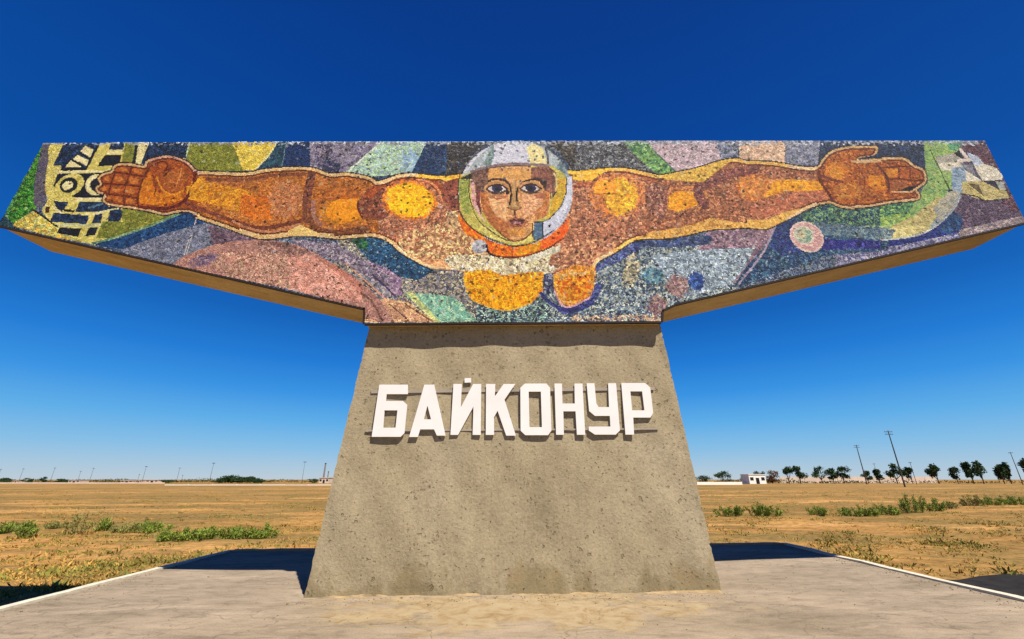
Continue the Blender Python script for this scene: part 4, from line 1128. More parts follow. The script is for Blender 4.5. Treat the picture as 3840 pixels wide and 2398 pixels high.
    for ex, ey in ((642, 598), (1040, 592)):
        D.ell(ex, ey - 4, 150, 82, 0, [(206, 150, 90), (190, 132, 76)], .12, 10)
        D.ell(ex, ey + 4, 122, 48, 0, [(70, 46, 40), (90, 62, 50)], .14, 10)
        D.ell(ex, ey, 106, 35, 0, [(222, 208, 198), (204, 188, 182)], .06, 10)
        D.ell(ex, ey - 3, 64, 42, 0, [(40, 36, 74), (54, 50, 92), (28, 26, 48)], .2, 10)
        D.ell(ex, ey + 2, 26, 26, 0, [(14, 12, 20)], .1, 10)
        D.line([(ex - 126, ey + 6), (ex - 70, ey - 38), (ex + 40, ey - 48), (ex + 122, ey + 4)], 17, BR, .1, 10)
        D.line([(ex - 110, ey + 24), (ex - 20, ey + 62), (ex + 90, ey + 48)], 14, [(80, 54, 50)], .1, 10)
    D.ell(765, 640, 26, 26, 0, BR, .1, 10)
    D.line([(540, 690), (640, 680), (740, 690)], 14, [(186, 110, 70)], .1, 10)
    # mouth and chin
    D.ell(880, 1000, 130, 62, 0, [(186, 116, 76), (170, 98, 64)], .2, 10, ragged=.3)
    D.ell(880, 984, 84, 36, 0, [(118, 64, 62), (98, 48, 52)], .16, 10)
    D.ell(878, 1000, 44, 15, 0, [(182, 126, 122), (160, 100, 100)], .12, 10)
    D.ell(862, 962, 20, 12, 0, [(176, 110, 110)], .1, 10)
    D.line([(785, 975), (850, 962), (880, 970), (970, 972)], 13, [(70, 34, 34)], .1, 10)
    D.line([(830, 1040), (930, 1036)], 18, [(128, 66, 44), (150, 84, 52)], .12, 10)
    D.ell(880, 1110, 110, 52, 0, [(212, 148, 68), (198, 132, 58)], .14, 10, ragged=.2)
    D.line([(640, 1090), (780, 1195), (870, 1215), (980, 1180), (1060, 1100)], 16, [(120, 72, 36), (100, 60, 32)], .14, 10)
    D.line([(1065, 1000), (1060, 1100), (1075, 1200)], 12, BR, .1, 9)
    D.line([(196, 860), (300, 1020), (480, 1150), (700, 1242), (860, 1276), (1080, 1225), (1300, 1095)], 15, [(74, 60, 30), (56, 44, 26)], .2, 9)
    # thin line round the helmet
    C.line([(965, 900), (965, 600), (985, 470), (1060, 300)], 10, [(60, 50, 44)], .2)
    wr(hel & (srand(61) > .965) & (py < 690), [(90, 92, 96)], .1)
    # pale weathered stones along the top edge and a few missing/bleached stones everywhere
    top = (py < 541 + 8 * srand(71)) & (srand(72) > .45)
    wr(top, [(190, 196, 204), (150, 156, 160), (120, 124, 126)], .2)
    bl = (srand(73) > np.where((px > 1150) & (px < 3000), .985, .996)) & (part != 10) & (part != 9)
    col[bl] = col[bl] * .5 + 95
    dkm = (srand(74) > np.where((px > 1150) & (px < 3000), .972, .994)) & (part != 10) & (part != 9)
    col[dkm] = col[dkm] * .45

    # ---------- colours to linear, geometry
    hand = part == 6
    col[hand] *= np.array([.90, .86, .82])
    col[(part == 4) & (px < 1420)] *= np.array([.95, .93, .85])
    lum = col @ np.array([.3, .59, .11])
    sat = np.where(part == 0, 1.12, 1.04)[:, None]
    sat[part == 10] = .92
    sat[part == 4] = .97
    # the blue-violet smalt of the lower field
    sat[dm & (part == 0)] = .82
    lowf = (part == 0) & ~dm & (py > 850) & (px > 1000)
    col[lowf] = col[lowf] * np.array([1.08, 1.08, 1.07]) + 4
    col[part == 5] = col[part == 5] * 1.06 + 4
    col = lum[:, None] + (col - lum[:, None]) * sat
    c = np.clip(col, 0, 255) / 255
    c = np.where(c <= .04045, c / 12.92, ((c + .055) / 1.055) ** 2.4) * TILE_GAIN
    c = np.clip(c, .004, .85)
    P = np.stack([np.stack([gx[J, I], gzz[J, I]], -1), np.stack([gx[J, I + 1], gzz[J, I + 1]], -1), np.stack([gx[J + 1, I + 1], gzz[J + 1, I + 1]], -1), np.stack([gx[J + 1, I], gzz[J + 1, I]], -1)], 1)
    cen = P.mean(1, keepdims=True)
    Q = cen + (P - cen) * .94
    tilt = RNG.normal(0, .07, (N, 2))
    rel = Q - cen
    yt = DY - .006 + (rel * tilt[:, None, :]).sum(-1) + RNG.normal(0, .0009, (N, 1))
    names = {0: 'mosaic_background', 1: 'mosaic_machine', 2: 'mosaic_crystal', 3: 'mosaic_planet', 4: 'mosaic_arm', 5: 'mosaic_chest', 6: 'mosaic_hand', 7: 'mosaic_bib', 8: 'mosaic_collar', 9: 'mosaic_helmet', 10: 'mosaic_face'}
    labels = {4: {0: 'left arm of the mosaic figure', 1: 'right arm of the mosaic figure'}}
    for k, nm in names.items():
        sides = [None]
        if k in (4, 6): sides = [px < 1920, px >= 1920]
        for sd in sides:
            m = part == k
            if sd is not None: m &= sd
            n = int(m.sum())
            if n == 0: continue
            q, y = Q[m], yt[m]
            v = np.zeros((n, 8, 3))
            v[:, :4, 0], v[:, :4, 2], v[:, :4, 1] = q[:, :, 0], q[:, :, 1], y
            v[:, 4:, 0], v[:, 4:, 2], v[:, 4:, 1] = q[:, :, 0], q[:, :, 1], DY + .0045
            f = np.array([(0, 1, 2, 3), (0, 4, 5, 1), (1, 5, 6, 2), (2, 6, 7, 3), (3, 7, 4, 0)])
            faces = (np.arange(n)[:, None, None] * 8 + f[None]).reshape(-1, 4)
            cc = np.repeat(c[m], 8, axis=0)
            o = to_mon(fast_mesh(nm, v.reshape(-1, 3), faces, M_TILE, None, cc))
            o['kind'] = 'stuff'
TILE_GAIN = .97
build_mosaic()

# ------------------------------------------------------------------ the name in separate letters on two rails
sign = thing('name_sign', 'row of big white metal capital letters mounted on grey rails across the pedestal front', 'sign', (0, 7.3, 2.4))
SINV = Matrix.Translation((0, -7.3, -2.4))
def lz(pts): return [(1300 + a * .5202, 1360 + b * .5202) for a, b in pts]
LETTERS = {
    'be': ([(235, 160), (440, 160), (440, 228), (288, 228), (281, 278), (405, 278), (436, 305), (415, 510), (388, 536), (180, 536)], [(272, 345), (366, 345), (352, 470), (262, 470)]),
    'a': ([(560, 160), (630, 160), (712, 527), (650, 527), (630, 482), (530, 482), (512, 537), (450, 537)], [(582, 310), (608, 410), (556, 410)]),
    'short_i': ([(770, 155), (830, 155), (822, 325), (912, 155), (970, 155), (966, 522), (908, 522), (914, 318), (803, 522), (748, 522)], None),
    'ka': ([(1005, 155), (1072, 155), (1068, 245), (1132, 155), (1216, 155), (1138, 268), (1220, 527), (1150, 527), (1088, 348), (1062, 395), (1062, 522), (1003, 522)], None),
    'o': ([(1285, 152), (1440, 152), (1466, 182), (1476, 492), (1452, 524), (1288, 524), (1254, 492), (1252, 182)], [(1312, 210), (1400, 210), (1408, 466), (1318, 466)]),
    'en': ([(1498, 152), (1552, 152), (1556, 296), (1645, 296), (1642, 152), (1700, 152), (1720, 521), (1660, 521), (1650, 352), (1562, 352), (1566, 521), (1510, 521)], None),
    'u': ([(1730, 150), (1786, 150), (1800, 295), (1815, 322), (1892, 322), (1885, 150), (1942, 150), (1970, 490), (1940, 520), (1790, 520), (1745, 490), (1745, 462), (1902, 462), (1897, 385), (1790, 385), (1748, 350)], None),
    'er': ([(1980, 148), (2150, 148), (2188, 180), (2210, 362), (2190, 397), (2066, 397), (2072, 520), (2010, 520)], [(2045, 208), (2130, 208), (2147, 345), (2058, 345)]),
}
LOFF, LTH = .047, .024
def lp(px, py, off): return on_plane(px, py, FY0 - off, FSL)
def sign_part(o):
    o.parent = sign
    o.matrix_parent_inverse = SINV
    return o
def letter(outer, hole):
    bm = bmesh.new()
    def loop(pts):
        vs = [bm.verts.new(lp(*p, LOFF)) for p in lz(pts)]
        es = [bm.edges.new((vs[i], vs[(i + 1) % len(vs)])) for i in range(len(vs))]
        return es
    es = loop(outer)
    if hole: es += loop(hole)
    bmesh.ops.triangle_fill(bm, use_beauty=True, use_dissolve=False, edges=es)
    r = bmesh.ops.extrude_face_region(bm, geom=bm.faces[:])
    bmesh.ops.translate(bm, verts=[e for e in r['geom'] if isinstance(e, bmesh.types.BMVert)], vec=(0, LTH, 0))
    bmesh.ops.recalc_face_normals(bm, faces=bm.faces)
    me = bpy.data.meshes.new('letter')
    bm.to_mesh(me)
    bm.free()
    return sign_part(link('letter', me, M_LETTER))
for k, (o_, h_) in LETTERS.items():
    letter(o_, h_)
q = lz([(850, 114), (896, 112), (898, 144), (850, 146)])
sign_part(extrude_poly('breve', [lp(*p, LOFF) for p in q], [lp(*p, LOFF - LTH) for p in q], M_LETTER))
def rail(p0, p1, hpx):
    a, b_ = lz([p0, p1])
    q = [(a[0], a[1] - hpx / 2), (b_[0], b_[1] - hpx / 2), (b_[0], b_[1] + hpx / 2), (a[0], a[1] + hpx / 2)]
    sign_part(extrude_poly('rail', [lp(*p, .0225) for p in q], [lp(*p, .008) for p in q], M_RAIL))
rail((175, 212), (2215, 188), 11)
rail((135, 492), (2245, 478), 6)
for (a, b_) in ((200, 213), (700, 208), (1230, 202), (1720, 196), (2190, 190), (170, 492), (740, 488), (1240, 484), (1740, 481), (2225, 478)):
    p = lp(*lz([(a, b_)])[0], .0)
    sign_part(box('bracket', p.x - .02, p.x + .02, p.y - .0205, p.y + .03, p.z - .02, p.z + .02, M_RAIL))

# ------------------------------------------------------------------ vegetation
def leaf_mesh(name, centers, dirs, lens, wids, mat, parent=None):
    """many narrow leaf blades: numpy arrays"""
    n = len(centers)
    d = dirs / (np.linalg.norm(dirs, axis=1, keepdims=True) + 1e-9)
    s = np.cross(d, RNG.normal(0, 1, (n, 3)))
    s = s / (np.linalg.norm(s, axis=1, keepdims=True) + 1e-9)
    L, Wd = lens[:, None], wids[:, None]
    v = np.stack([centers - s * Wd * .3, centers + d * L * .5 - s * Wd * .5, centers + d * L, centers + d * L * .5 + s * Wd * .5], 1)
    f = np.arange(n * 4).reshape(n, 4)
    return fast_mesh(name, v.reshape(-1, 3), f, mat, parent)

def stem_mesh(name, segs, mat, parent, sides=5):
    vs, fs = [], []
    for (a, b_, r0, r1) in segs:
        a, b_ = Vector(a), Vector(b_)
        d = (b_ - a).normalized()
        u = d.orthogonal().normalized()
        w = d.cross(u)
        o = len(vs)
        for p, r in ((a, r0), (b_, r1)):
            for k in range(sides):
                t = k * math.tau / sides
                vs.append(p + u * r * math.cos(t) + w * r * math.sin(t))
        for k in range(sides):
            k2 = (k + 1) % sides
            fs.append((o + k, o + k2, o + sides + k2, o + sides + k))
        fs.append(tuple(range(o + sides, o + 2 * sides)))
    return mesh_py(name, vs, fs, mat, parent)

def bush(px, py_base, wpx, hpx, label, dry=False, sparse=1.0):
    d = ray(px, py_base)
    t = (GZ - CAMH) / d.z
    X, Y = d.x * t, d.y * t
    w, h = wpx / FPX * t * .62, hpx / FPX * t * .90
    root = thing('bush', label, 'bush', (X, Y, gz(X, Y) - .02), 'steppe bushes beyond the plaza')
    nb = max(9, int(w * 14))
    cs, ds, ls, ws, segs = [], [], [], [], []
    rr = random.Random(int(px * 13 + py_base))
    for k in range(nb):
        a = rr.uniform(0, math.tau)
        r = math.sqrt(rr.random())
        bx, by = w * .85 * r * math.cos(a), min(w, .9) * .7 * r * math.sin(a)
        hh = h * rr.uniform(.45, 1.05) * (1 - .45 * r * r)
        tip = Vector((bx * 1.18 + rr.gauss(0, .08), by * 1.2, hh))
        base = Vector((bx * .75, by * .75, 0))
        segs.append((base, tip, .012, .004))
        nl = int(115 * sparse)
        for i in range(nl):
            u = rr.random() ** .7
            p = base.lerp(tip, u) + Vector((rr.gauss(0, .07), rr.gauss(0, .07), rr.gauss(0, .04)))
            if p.z < .01: p.z = .02
            cs.append(p); ds.append((rr.gauss(0, .6), rr.gauss(0, .6), rr.uniform(.3, 1.4)))
            ls.append(rr.uniform(.08, .2)); ws.append(rr.uniform(.025, .055))
    stem_mesh('stem', segs, M_STEM, root, 4)['kind'] = 'stuff'
    leaf_mesh('foliage', np.array(cs), np.array(ds), np.array(ls), np.array(ws), M_LEAF2 if dry else M_LEAF, root)

def lb(x, y): return (x * .5367, 1640 + y * .5367)
def rb(x, y): return (2540 + x * .5541, 1560 + y * .5541)
for (x, y, w, h, dry, sp, lab) in [
    (8, 668, 70, 85, False, .9, 'green bush cut by the left edge of the photo'),
    (110, 655, 90, 60, True, .8, 'low olive bush next to the one at the left photo edge'),
    (190, 705, 130, 130, False, .8, 'tall pointed bush second along the left row, with a thin top'),
    (370, 640, 110, 50, True, .7, 'small flat olive bush left of the tallest sparse bush'),
    (530, 680, 170, 165, True, .42, 'tallest sparse dry bush on the left with loose twiggy top'),
    (700, 655, 90, 100, False, .7, 'narrow upright bush right of the sparse twiggy bush'),
    (860, 665, 170, 60, True, .6, 'low wide olive bush between the upright bush and the bright green clump'),
    (1060, 660, 200, 95, False, 1, 'rounded green bush set behind the dense left clump'),
    (1170, 715, 100, 80, False, 1.2, 'dark compact bush at the left end of the dense clump'),
    (1290, 715, 160, 80, False, 1.1, 'wide bright bush second in the dense left clump'),
    (1430, 715, 160, 110, False, 1.1, 'tallest bright bush in the middle of the dense left clump'),
    (1600, 715, 150, 80, False, 1, 'low bright bush right of the tallest one in the clump'),
    (1720, 718, 140, 70, False, .9, 'low spreading bush next to the right end bush of the clump'),
    (1840, 710, 130, 100, False, 1, 'pointed green bush at the right end of the clump nearest the pedestal')]:
    p = lb(x, y)
    bush(p[0], p[1], w * .5367, h * .5367, lab, dry, sp)
for (x, y, w, h, dry, sp, lab) in [
    (375, 685, 200, 80, False, .9, 'low wide bush first to the right of the pedestal'),
    (560, 680, 130, 110, False, 1.2, 'dark dense bush with upright left side, second right of the pedestal'),
    (640, 680, 120, 85, False, 1, 'rounded bush touching the dark dense one right of the pedestal'),
    (950, 682, 130, 85, False, 1, 'small lone bush standing between the two right groups'),
    (1170, 680, 130, 75, False, 1, 'low bush at the left end of the long right hedge of bushes'),
    (1290, 675, 150, 80, False, 1, 'even low bush second in the long right row'),
    (1420, 670, 150, 90, False, .9, 'pale feathery bush left of the tallest right bush'),
    (1590, 655, 190, 150, False, 1.1, 'tallest and broadest bush in the long right row'),
    (1740, 645, 160, 105, False, 1, 'rounded bush just right of the tallest right bush'),
    (1850, 628, 80, 70, True, .8, 'small olive bush at the right end of the long row'),
    (2010, 612, 150, 80, True, 1, 'darker bush at the left end of the farthest right group'),
    (2140, 610, 170, 85, False, 1, 'wide green bush in the middle of the farthest right group'),
    (2310, 605, 170, 70, False, 1, 'low green bush cut by the right edge of the photo')]:
    p = rb(x, y)
    bush(p[0], p[1], w * .5541, h * .5541, lab, dry, sp)

def build_tufts(name, mat, n, seed, near, smin, smax, label, thr):
    pts = []
    while len(pts) < n:
        y = 12.4 + 110 * RNG.random() ** near
        x = RNG.uniform(-1.35, 1.35) * y
        if -7.3 < x < 7.1 and y < 12.5: continue
        if x > 7 and y < 13.3 + .1 * (x - 8): continue
        k = math.sin(x * .42 + seed) * math.sin(y * .55 + x * .11 + seed) + .6 * math.sin(x * 1.31 - y * .9 + seed * 2)
        if k + RNG.normal(0, .6) < thr: continue
        pts.append((x, y))
    for q in range(500):            # along the plaza sides
        pts.append((-RNG.uniform(7.2, 13), RNG.uniform(4, 14)))
    pts = np.array(pts)
    m = len(pts)
    nb = 9
    zz = np.array([gz(a, b_) for a, b_ in pts])
    base = np.repeat(np.column_stack([pts, zz - .01]), nb, axis=0)
    N = len(base)
    size = np.repeat(RNG.uniform(smin, smax, m) * (1 + (RNG.random(m) > .93) * .7), nb)
    base[:, 0] += RNG.normal(0, 1, N) * size * 1.0
    base[:, 1] += RNG.normal(0, 1, N) * size * .9
    d = np.column_stack([RNG.normal(0, .8, N), RNG.normal(0, .8, N), RNG.uniform(.4, 1.1, N)])
    o = leaf_mesh(name, base, d, size * RNG.uniform(.7, 1.4, N), size * .3, mat)
    tag(o, label, 'grass', kind='stuff')
build_tufts('dry_grass', M_TUFT, 7000, 1.1, 2.2, .04, .13, 'tufts of dry straw coloured grass dotted over the steppe', .45)
build_tufts('olive_grass', M_TUFT2, 9000, 3.7, 1.9, .04, .15, 'low olive weeds scattered in patches over the steppe', .6)

def tree(px, py_top, wpx, label, Y, name='tree', rust=False, trunk=.22, spread=False, group=None, n=1000, low=False):
    top = at_depth(px, py_top, Y)
    X = top.x
    h = top.z - GZ
    t = top.y / ray(px, py_top).y
    w = wpx / FPX * t * (.58 if low else .42)
    root = thing(name, label, 'tree', (X, Y, GZ - .05), group)
    rr = random.Random(int(px * 7 + py_top))
    th = 0.05 if low else trunk
    segs = [((0, 0, 0), (rr.uniform(-.1, .1) * w, 0, h * (th + .25)), h * .028, h * .016)]
    lobes = []
    nl = rr.choice((5, 6, 7, 8)) if not low else 8
    for k in range(nl):
        a = rr.uniform(0, math.tau)
        r = rr.uniform(.25, .72)
        z = h * (th + (1 - th) * rr.uniform(.15, .80))
        c = Vector((w * r * math.cos(a), w * r * math.sin(a), z))
        lobes.append((c, w * rr.uniform(.26, .6), h * (1 - th) * rr.uniform(.12, .26)))
        segs.append(((0, 0, h * th * .9), c, h * .014, h * .005))
    lobes.append((Vector((rr.uniform(-.2, .2) * w, 0, h * (1 - .17 * (1 - th)) - .02 * h)), w * .42, h * (1 - th) * .17))
    cs, ds, ls, ws = [], [], [], []
    for i in range(n):
        c, rx, rz = lobes[i % len(lobes)]
        v = Vector((rr.gauss(0, 1), rr.gauss(0, 1), rr.gauss(0, 1))).normalized() * (rr.random() ** .55)
        p = c + Vector((v.x * rx, v.y * rx, v.z * rz))
        cs.append(p)
        if spread: ds.append((p.x + rr.gauss(0, .3), p.y, (p.z - h * .45) * .9))
        else: ds.append((rr.gauss(0, 1), rr.gauss(0, 1), rr.gauss(0, .8)))
        sz = max(h, w * 1.1)
        ls.append(sz * rr.uniform(.06, .12) * (1.6 if spread else 1)); ws.append(sz * rr.uniform(.04, .08) * (.6 if spread else 1))
    stem_mesh('trunk', segs, M_BARK, root, 6)
    leaf_mesh('crown', np.array(cs), np.array(ds), np.array(ls), np.array(ws), M_CROWNB if rust else M_CROWN, root)

TR = 'trees on the right horizon'
for (x, y, w, Y, kw, lab) in [
    (180, 402, 110, 300, dict(low=True), 'low dark tree just beside the right edge of the pedestal'),
    (300, 368, 135, 300, dict(low=True), 'broad flat-topped dark tree behind the low white wall'),
    (455, 398, 80, 300, dict(low=True), 'small tree between the low white wall and the white house'),
    (540, 372, 110, 330, dict(), 'dark tree showing above the roof of the white house'),
    (628, 364, 80, 300, dict(rust=True, low=True), 'brownish tree touching the right side of the white house'),
    (735, 346, 88, 300, dict(), 'left tree of the dark pair right of the brownish tree'),
    (808, 338, 105, 300, dict(), 'right and taller tree of the dark pair near the white house'),
    (955, 346, 100, 310, dict(spread=True, n=600), 'spiky tree with splayed fronds before the pale wall'),
    (1035, 350, 100, 310, dict(), 'rounded tree touching the spiky one'),
    (1100, 340, 110, 310, dict(), 'wide tree right of the two touching trees, left of the thin pole'),
    (1270, 368, 90, 300, dict(), 'low tree at the foot of the thin leaning pole'),
    (1345, 356, 62, 310, dict(), 'narrow tree halfway between the thin pole and the tallest pole'),
    (1450, 320, 130, 300, dict(), 'big crowned tree directly left of the tallest pole'),
    (1560, 346, 70, 300, dict(), 'small tree directly right of the tallest pole'),
    (1727, 322, 115, 280, dict(), 'lone round tree with a clear trunk at the end of the pale wall'),
    (1862, 342, 62, 300, dict(), 'smallest lone tree on a thin trunk at right'),
    (1955, 308, 92, 280, dict(), 'left tree of the tall pair near the right edge'),
    (2020, 306, 100, 280, dict(), 'right tree of the tall pair near the right edge'),
    (2165, 328, 80, 280, dict(), 'squat tree left of the rightmost pole'),
    (2205, 310, 66, 285, dict(), 'taller narrow tree just left of the rightmost pole'),
    (2345, 284, 110, 260, dict(), 'tree cut off by the right edge of the photo')]:
    p = rb(x, y)
    tree(p[0], p[1], w * .5541, lab, Y, group=TR, **kw)
TL = 'trees on the left horizon'
for (x, y, w, Y, lab) in [
    (1560, 284, 130, 330, 'left shoulder tree of the dark green mound on the left horizon'),
    (1630, 266, 170, 330, 'highest tree of the dark green mound on the left horizon'),
    (1730, 276, 160, 330, 'right shoulder tree of the dark green mound on the left horizon'),
    (1810, 294, 90, 330, 'low tree trailing off the right of the dark green mound'),
    (1180, 298, 90, 340, 'small dark tree left of the dark green mound'),
    (315, 274, 40, 400, 'narrow upright tree far left on the horizon'),
    (195, 284, 70, 400, 'rounded tree left of the narrow upright one'),
    (40, 283, 100, 400, 'low spreading tree at the left photo edge on the horizon'),
    (440, 290, 80, 400, 'low tree right of the narrow upright one'),
    (2190, 290, 70, 330, 'small dark tree beside the beige building by the pedestal')]:
    p = lb(x, y)
    tree(p[0], p[1], w * .5367, lab, Y, group=TL, low=True, n=1500)

def scrub(name, runs, label, seed):
    """uneven dark low growth along the horizon"""
    rr = random.Random(seed)
    cs, ds, ls, ws = [], [], [], []
    for (xa, xb, Y, h, dens) in runs:
        n = int(abs(xb - xa) * dens)
        for _ in range(n):
            x = rr.uniform(xa, xb)
            k = .5 + .5 * math.sin(x * .11 + seed) * math.sin(x * .043 + 2)
            cs.append((x, Y + rr.uniform(-6, 6), GZ + rr.random() * h * (.25 + .75 * k)))
            ds.append((rr.gauss(0, 1), rr.gauss(0, 1), rr.gauss(0, .7)))
            ls.append(rr.uniform(.6, 1.4)); ws.append(rr.uniform(.5, 1.0))
    o = leaf_mesh(name, np.array(cs), np.array(ds), np.array(ls), np.array(ws), M_SCRUB)
    tag(o, label, 'scrub', kind='stuff')
scrub('far_scrub', [(-620, -230, 440, 3.6, 9), (-380, -190, 420, 3.0, 7)], 'dark line of far scrub along the left horizon', 3)
scrub('far_scrub', [(150, 260, 335, 3.0, 8), (230, 420, 330, 2.6, 4)], 'dark low scrub under the trees on the right horizon', 8)

# ------------------------------------------------------------------ far buildings, walls, poles
def wall(px0, px1, py_top, Y, label, mat, seg=18):
    a, b_ = at_depth(px0, py_top, Y), at_depth(px1, py_top, Y)
    root = thing('wall', label, 'wall', (a.x, Y, GZ))
    h = a.z - GZ
    L = b_.x - a.x
    n = max(1, int(L / seg))
    for i in range(n):
        x0, x1 = L * i / n, L * (i + 1) / n
        box('panel', x0 + .12, x1 - .12, 0, .18, -.2, h - .06 + random.uniform(-.05, .05), mat, root)
        box('post', x1 - .12, x1 + .12, -.06, .24, -.2, h + .05, mat, root)
    return root
p0, p1 = rb(130, 447), rb(436, 447)
wall(p0[0], p1[0], p0[1], 235, 'low bright white wall right beside the pedestal', M_WHITE)
p0, p1 = rb(690, 412), rb(1745, 408)
wall(p0[0], p1[0], p0[1], 345, 'long pale pinkish wall behind the row of right trees', M_PINKW, 8)
p0, p1 = lb(1150, 331), lb(2320, 333)
wall(p0[0], p1[0], p0[1], 215, 'long low pale wall left of the pedestal', M_WHITE, 10)
p0, p1 = lb(-60, 316), lb(1150, 322)
wall(p0[0], p1[0], p0[1], 300, 'faint low grey wall along the far left of the field', M_PINKW, 12)

def house(px0, px1, py_top, Y, label, mat, depth=8, wins=3, door=True, chim=(), name='house'):
    a, b_ = at_depth(px0, py_top, Y), at_depth(px1, py_top, Y)
    w, h = b_.x - a.x, a.z - GZ
    root = thing(name, label, 'building', ((a.x + b_.x) / 2, Y, GZ))
    box('wall', -w / 2, w / 2, 0, depth, -.3, h - .3, mat, root)
    box('roof', -w / 2 - .25, w / 2 + .25, -.3, depth + .3, h - .3, h, mat, root)
    for i in range(wins):
        x = -w / 2 + w * (i + .5) / wins
        isd = door and i == wins // 2
        z0, z1 = (0, h * .62) if isd else (h * .36, h * .68)
        ww = min(1.2, w / wins * .3)
        f = box('door' if isd else 'window', x - ww, x + ww, -.08, -.003, z0, z1, M_DARK, root)
        box('frame', x - ww - .12, x + ww + .12, -.14, -.085, z1 + .02, z1 + .18, mat, f)
    for (cx_, ch) in chim:
        box('chimney', cx_ - .5, cx_ + .5, depth / 2 - .5, depth / 2 + .5, h + .01, h + ch, M_PINKW, root)
    return root
p0, p1 = rb(480, 395), rb(592, 395)
house(p0[0], p1[0], p0[1], 285, 'small white flat-roofed house among the right horizon trees', M_WHITE, 10, 3)
p0, p1 = lb(2232, 282), lb(2300, 282)
house(p0[0], p1[0], p0[1], 330, 'beige building with tall chimneys by the left edge of the pedestal', M_PINKW, 10, 3, True)
for (x0, x1, y, lab) in ((845, 930, 303, 'longer white shed on the far left horizon'), (950, 990, 300, 'short white shed right of the longer one'),
                         (1020, 1110, 297, 'wide pale shed in the middle of the left horizon'), (95, 130, 300, 'tiny pale shed near the left photo edge'), (480, 560, 300, 'low pale shed right of the far left trees')):
    p0, p1 = lb(x0, y), lb(x1, y)
    house(p0[0], p1[0], p0[1], 400, lab, M_PINKW, 9, 3, True, name='shed')

def pole(px, py_top, Y, label, r=.16, arms=1, lamp=False, name='utility_pole', cat='pole', lean=0.0, base_px=None):
    top = at_depth(px, py_top, Y)
    root = thing(name, label, cat, (top.x, Y, GZ), 'poles standing along the horizon')
    h = top.z - GZ
    stem_mesh('shaft', [((0, 0, -.3), (0, 0, h), r, r * .55)], M_POLE, root, 8)
    for i in range(arms):
        z = h - .5 - i * .9
        box('crossarm', -h * .075, h * .075, -.09, .09, z - .08, z + .08, M_POLE, root)
        for sx in (-.9, -.45, .45, .9):
            x = sx * h * .075
            box('insulator', x - .06, x + .06, -.05, .05, z + .085, z + .34, M_STEEL, root)
    if lamp:
        box('lamp_head', -h * .06, h * .06, -.4, .4, h + .01, h + .35, M_POLE, root)
for (x, y, Y, r, arms, lamp, lab) in [
    (1425, 100, 165, .26, 2, False, 'tallest and nearest leaning dark pole among the right trees'),
    (1210, 197, 250, .30, 2, False, 'thin dark pole with a broad head left of the tallest pole'),
    (1573, 312, 250, .16, 1, False, 'short thin pole just right of the tallest pole'),
    (2252, 245, 230, .20, 1, False, 'rightmost pole near the right photo edge'),
    (1330, 322, 340, .16, 1, False, 'faint short pole between the two tall right poles')]:
    p = rb(x, y)
    pole(p[0], p[1], Y, lab, r, arms, lamp)
for (x, y, Y, lamp, lab) in [
    (8, 222, 340, False, 'pole at the very left edge of the photo'),
    (166, 218, 360, False, 'second pole from the left photo edge'),
    (386, 212, 330, False, 'third pole from the left, above the narrow tree'),
    (566, 236, 380, False, 'short faint pole left of the taller fifth one'),
    (656, 214, 350, False, 'fifth pole from the left, fairly tall'),
    (975, 258, 380, False, 'shortest faint pole left of the white shed pole'),
    (1022, 208, 330, True, 'pole with a wide lamp head over the pale shed'),
    (1258, 212, 330, False, 'tall pole left of the dark green mound'),
    (1278, 264, 360, False, 'short pole beside the tall one left of the mound'),
    (1493, 184, 300, True, 'tall lamp pole at the left end of the dark green mound'),
    (2131, 176, 290, True, 'lamp pole with T-shaped head nearest the pedestal on the left')]:
    p = lb(x, y)
    pole(p[0], p[1], Y, lab, .12, 0 if lamp else 1, lamp)
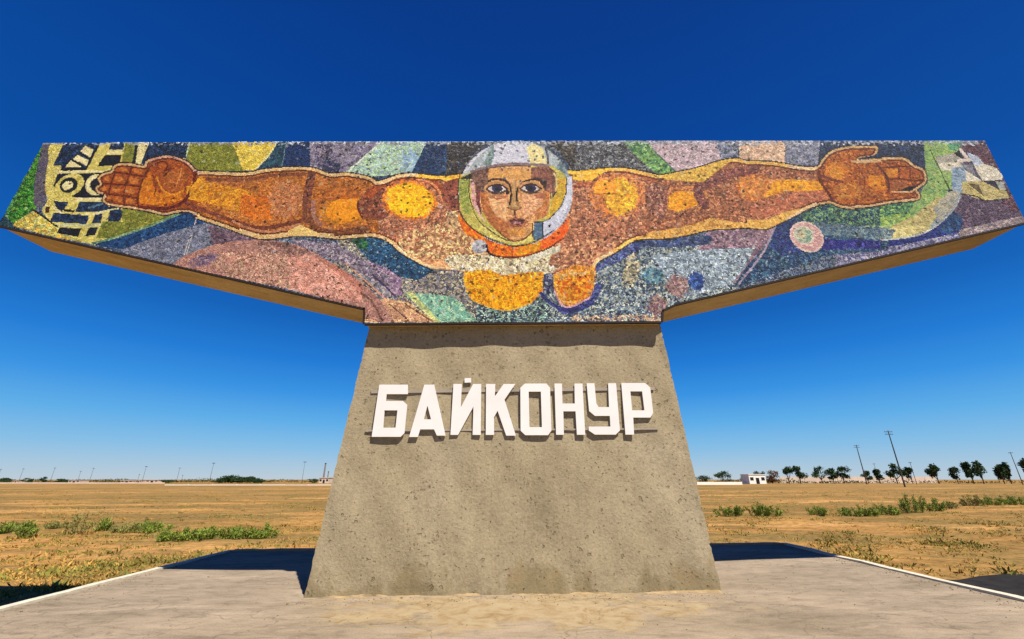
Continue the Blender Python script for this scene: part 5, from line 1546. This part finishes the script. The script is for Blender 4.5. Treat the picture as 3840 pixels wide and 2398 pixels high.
for (x, y, r, lab) in ((2276, 182, .75, 'tall dark chimney stack rising behind the beige building'), (2296, 240, .5, 'shorter chimney stack right of the tall one')):
    p = lb(x, y)
    top = at_depth(p[0], p[1], 336)
    root = thing('chimney_stack', lab, 'chimney', (top.x, 352, GZ))
    top = at_depth(p[0], p[1], 352)
    root.location.x = top.x
    stem_mesh('shaft', [((0, 0, -.3), (0, 0, top.z - GZ), r, r * .7)], M_ROOF, root, 10)
    stem_mesh('rim', [((0, 0, top.z - GZ - .6), (0, 0, top.z - GZ + .1), r * .85, r * .85)], M_POLE, root, 10)

# ------------------------------------------------------------------ grit and pebbles lying on the plaza
def build_grit():
    pts = []
    while len(pts) < 1500:
        u = RNG.random()
        if u < .15:                                   # gathered at the pedestal foot
            x, y = RNG.uniform(-3.2, 3.2), 7.22 - abs(RNG.normal(0, .22))
        elif u < .65:                                 # along the kerbs
            x = RNG.choice([PX0 + .12, PX1 - .12]) + (-1 if RNG.random() < .5 else 1) * 0
            x += abs(RNG.normal(0, .16)) * (1 if x < 0 else -1)
            y = RNG.uniform(2.5, PY1 - .2)
        else:
            x, y = RNG.uniform(PX0 + .2, PX1 - .2), RNG.uniform(2.5, PY1 - .2)
        if -3.4 < x < 3.3 and y > 7.25: continue
        pts.append((x, y))
    n = len(pts)
    p = np.array(pts)
    r = RNG.uniform(.004, .011, n) * (1 + (RNG.random(n) > .96) * 1.0)
    z = p[:, 0] * TILT + .006 * np.sin(p[:, 0] * 1.7 + p[:, 1] * .9) * np.sin(p[:, 1] * 1.3 - p[:, 0] * .4)
    o = np.array([(1, 0, .3), (0, 1, .3), (-1, 0, .3), (0, -1, .3), (.1, .1, 1), (0, 0, -.3)])
    v = np.repeat(np.column_stack([p, z])[:, None], 6, 1) + o[None] * r[:, None, None] * RNG.uniform(.7, 1.3, (n, 6, 1))
    f = np.array([(0, 1, 4), (1, 2, 4), (2, 3, 4), (3, 0, 4), (1, 0, 5), (2, 1, 5), (3, 2, 5), (0, 3, 5)])
    faces = (np.arange(n)[:, None, None] * 6 + f[None]).reshape(-1, 3)
    g = fast_mesh('grit', v.reshape(-1, 3), faces, simple('grit_stone', (124, 104, 78), .95, .35, 12), k=3)
    tag(g, 'loose grit and pebbles scattered on the concrete plaza', 'gravel', kind='stuff')
build_grit()
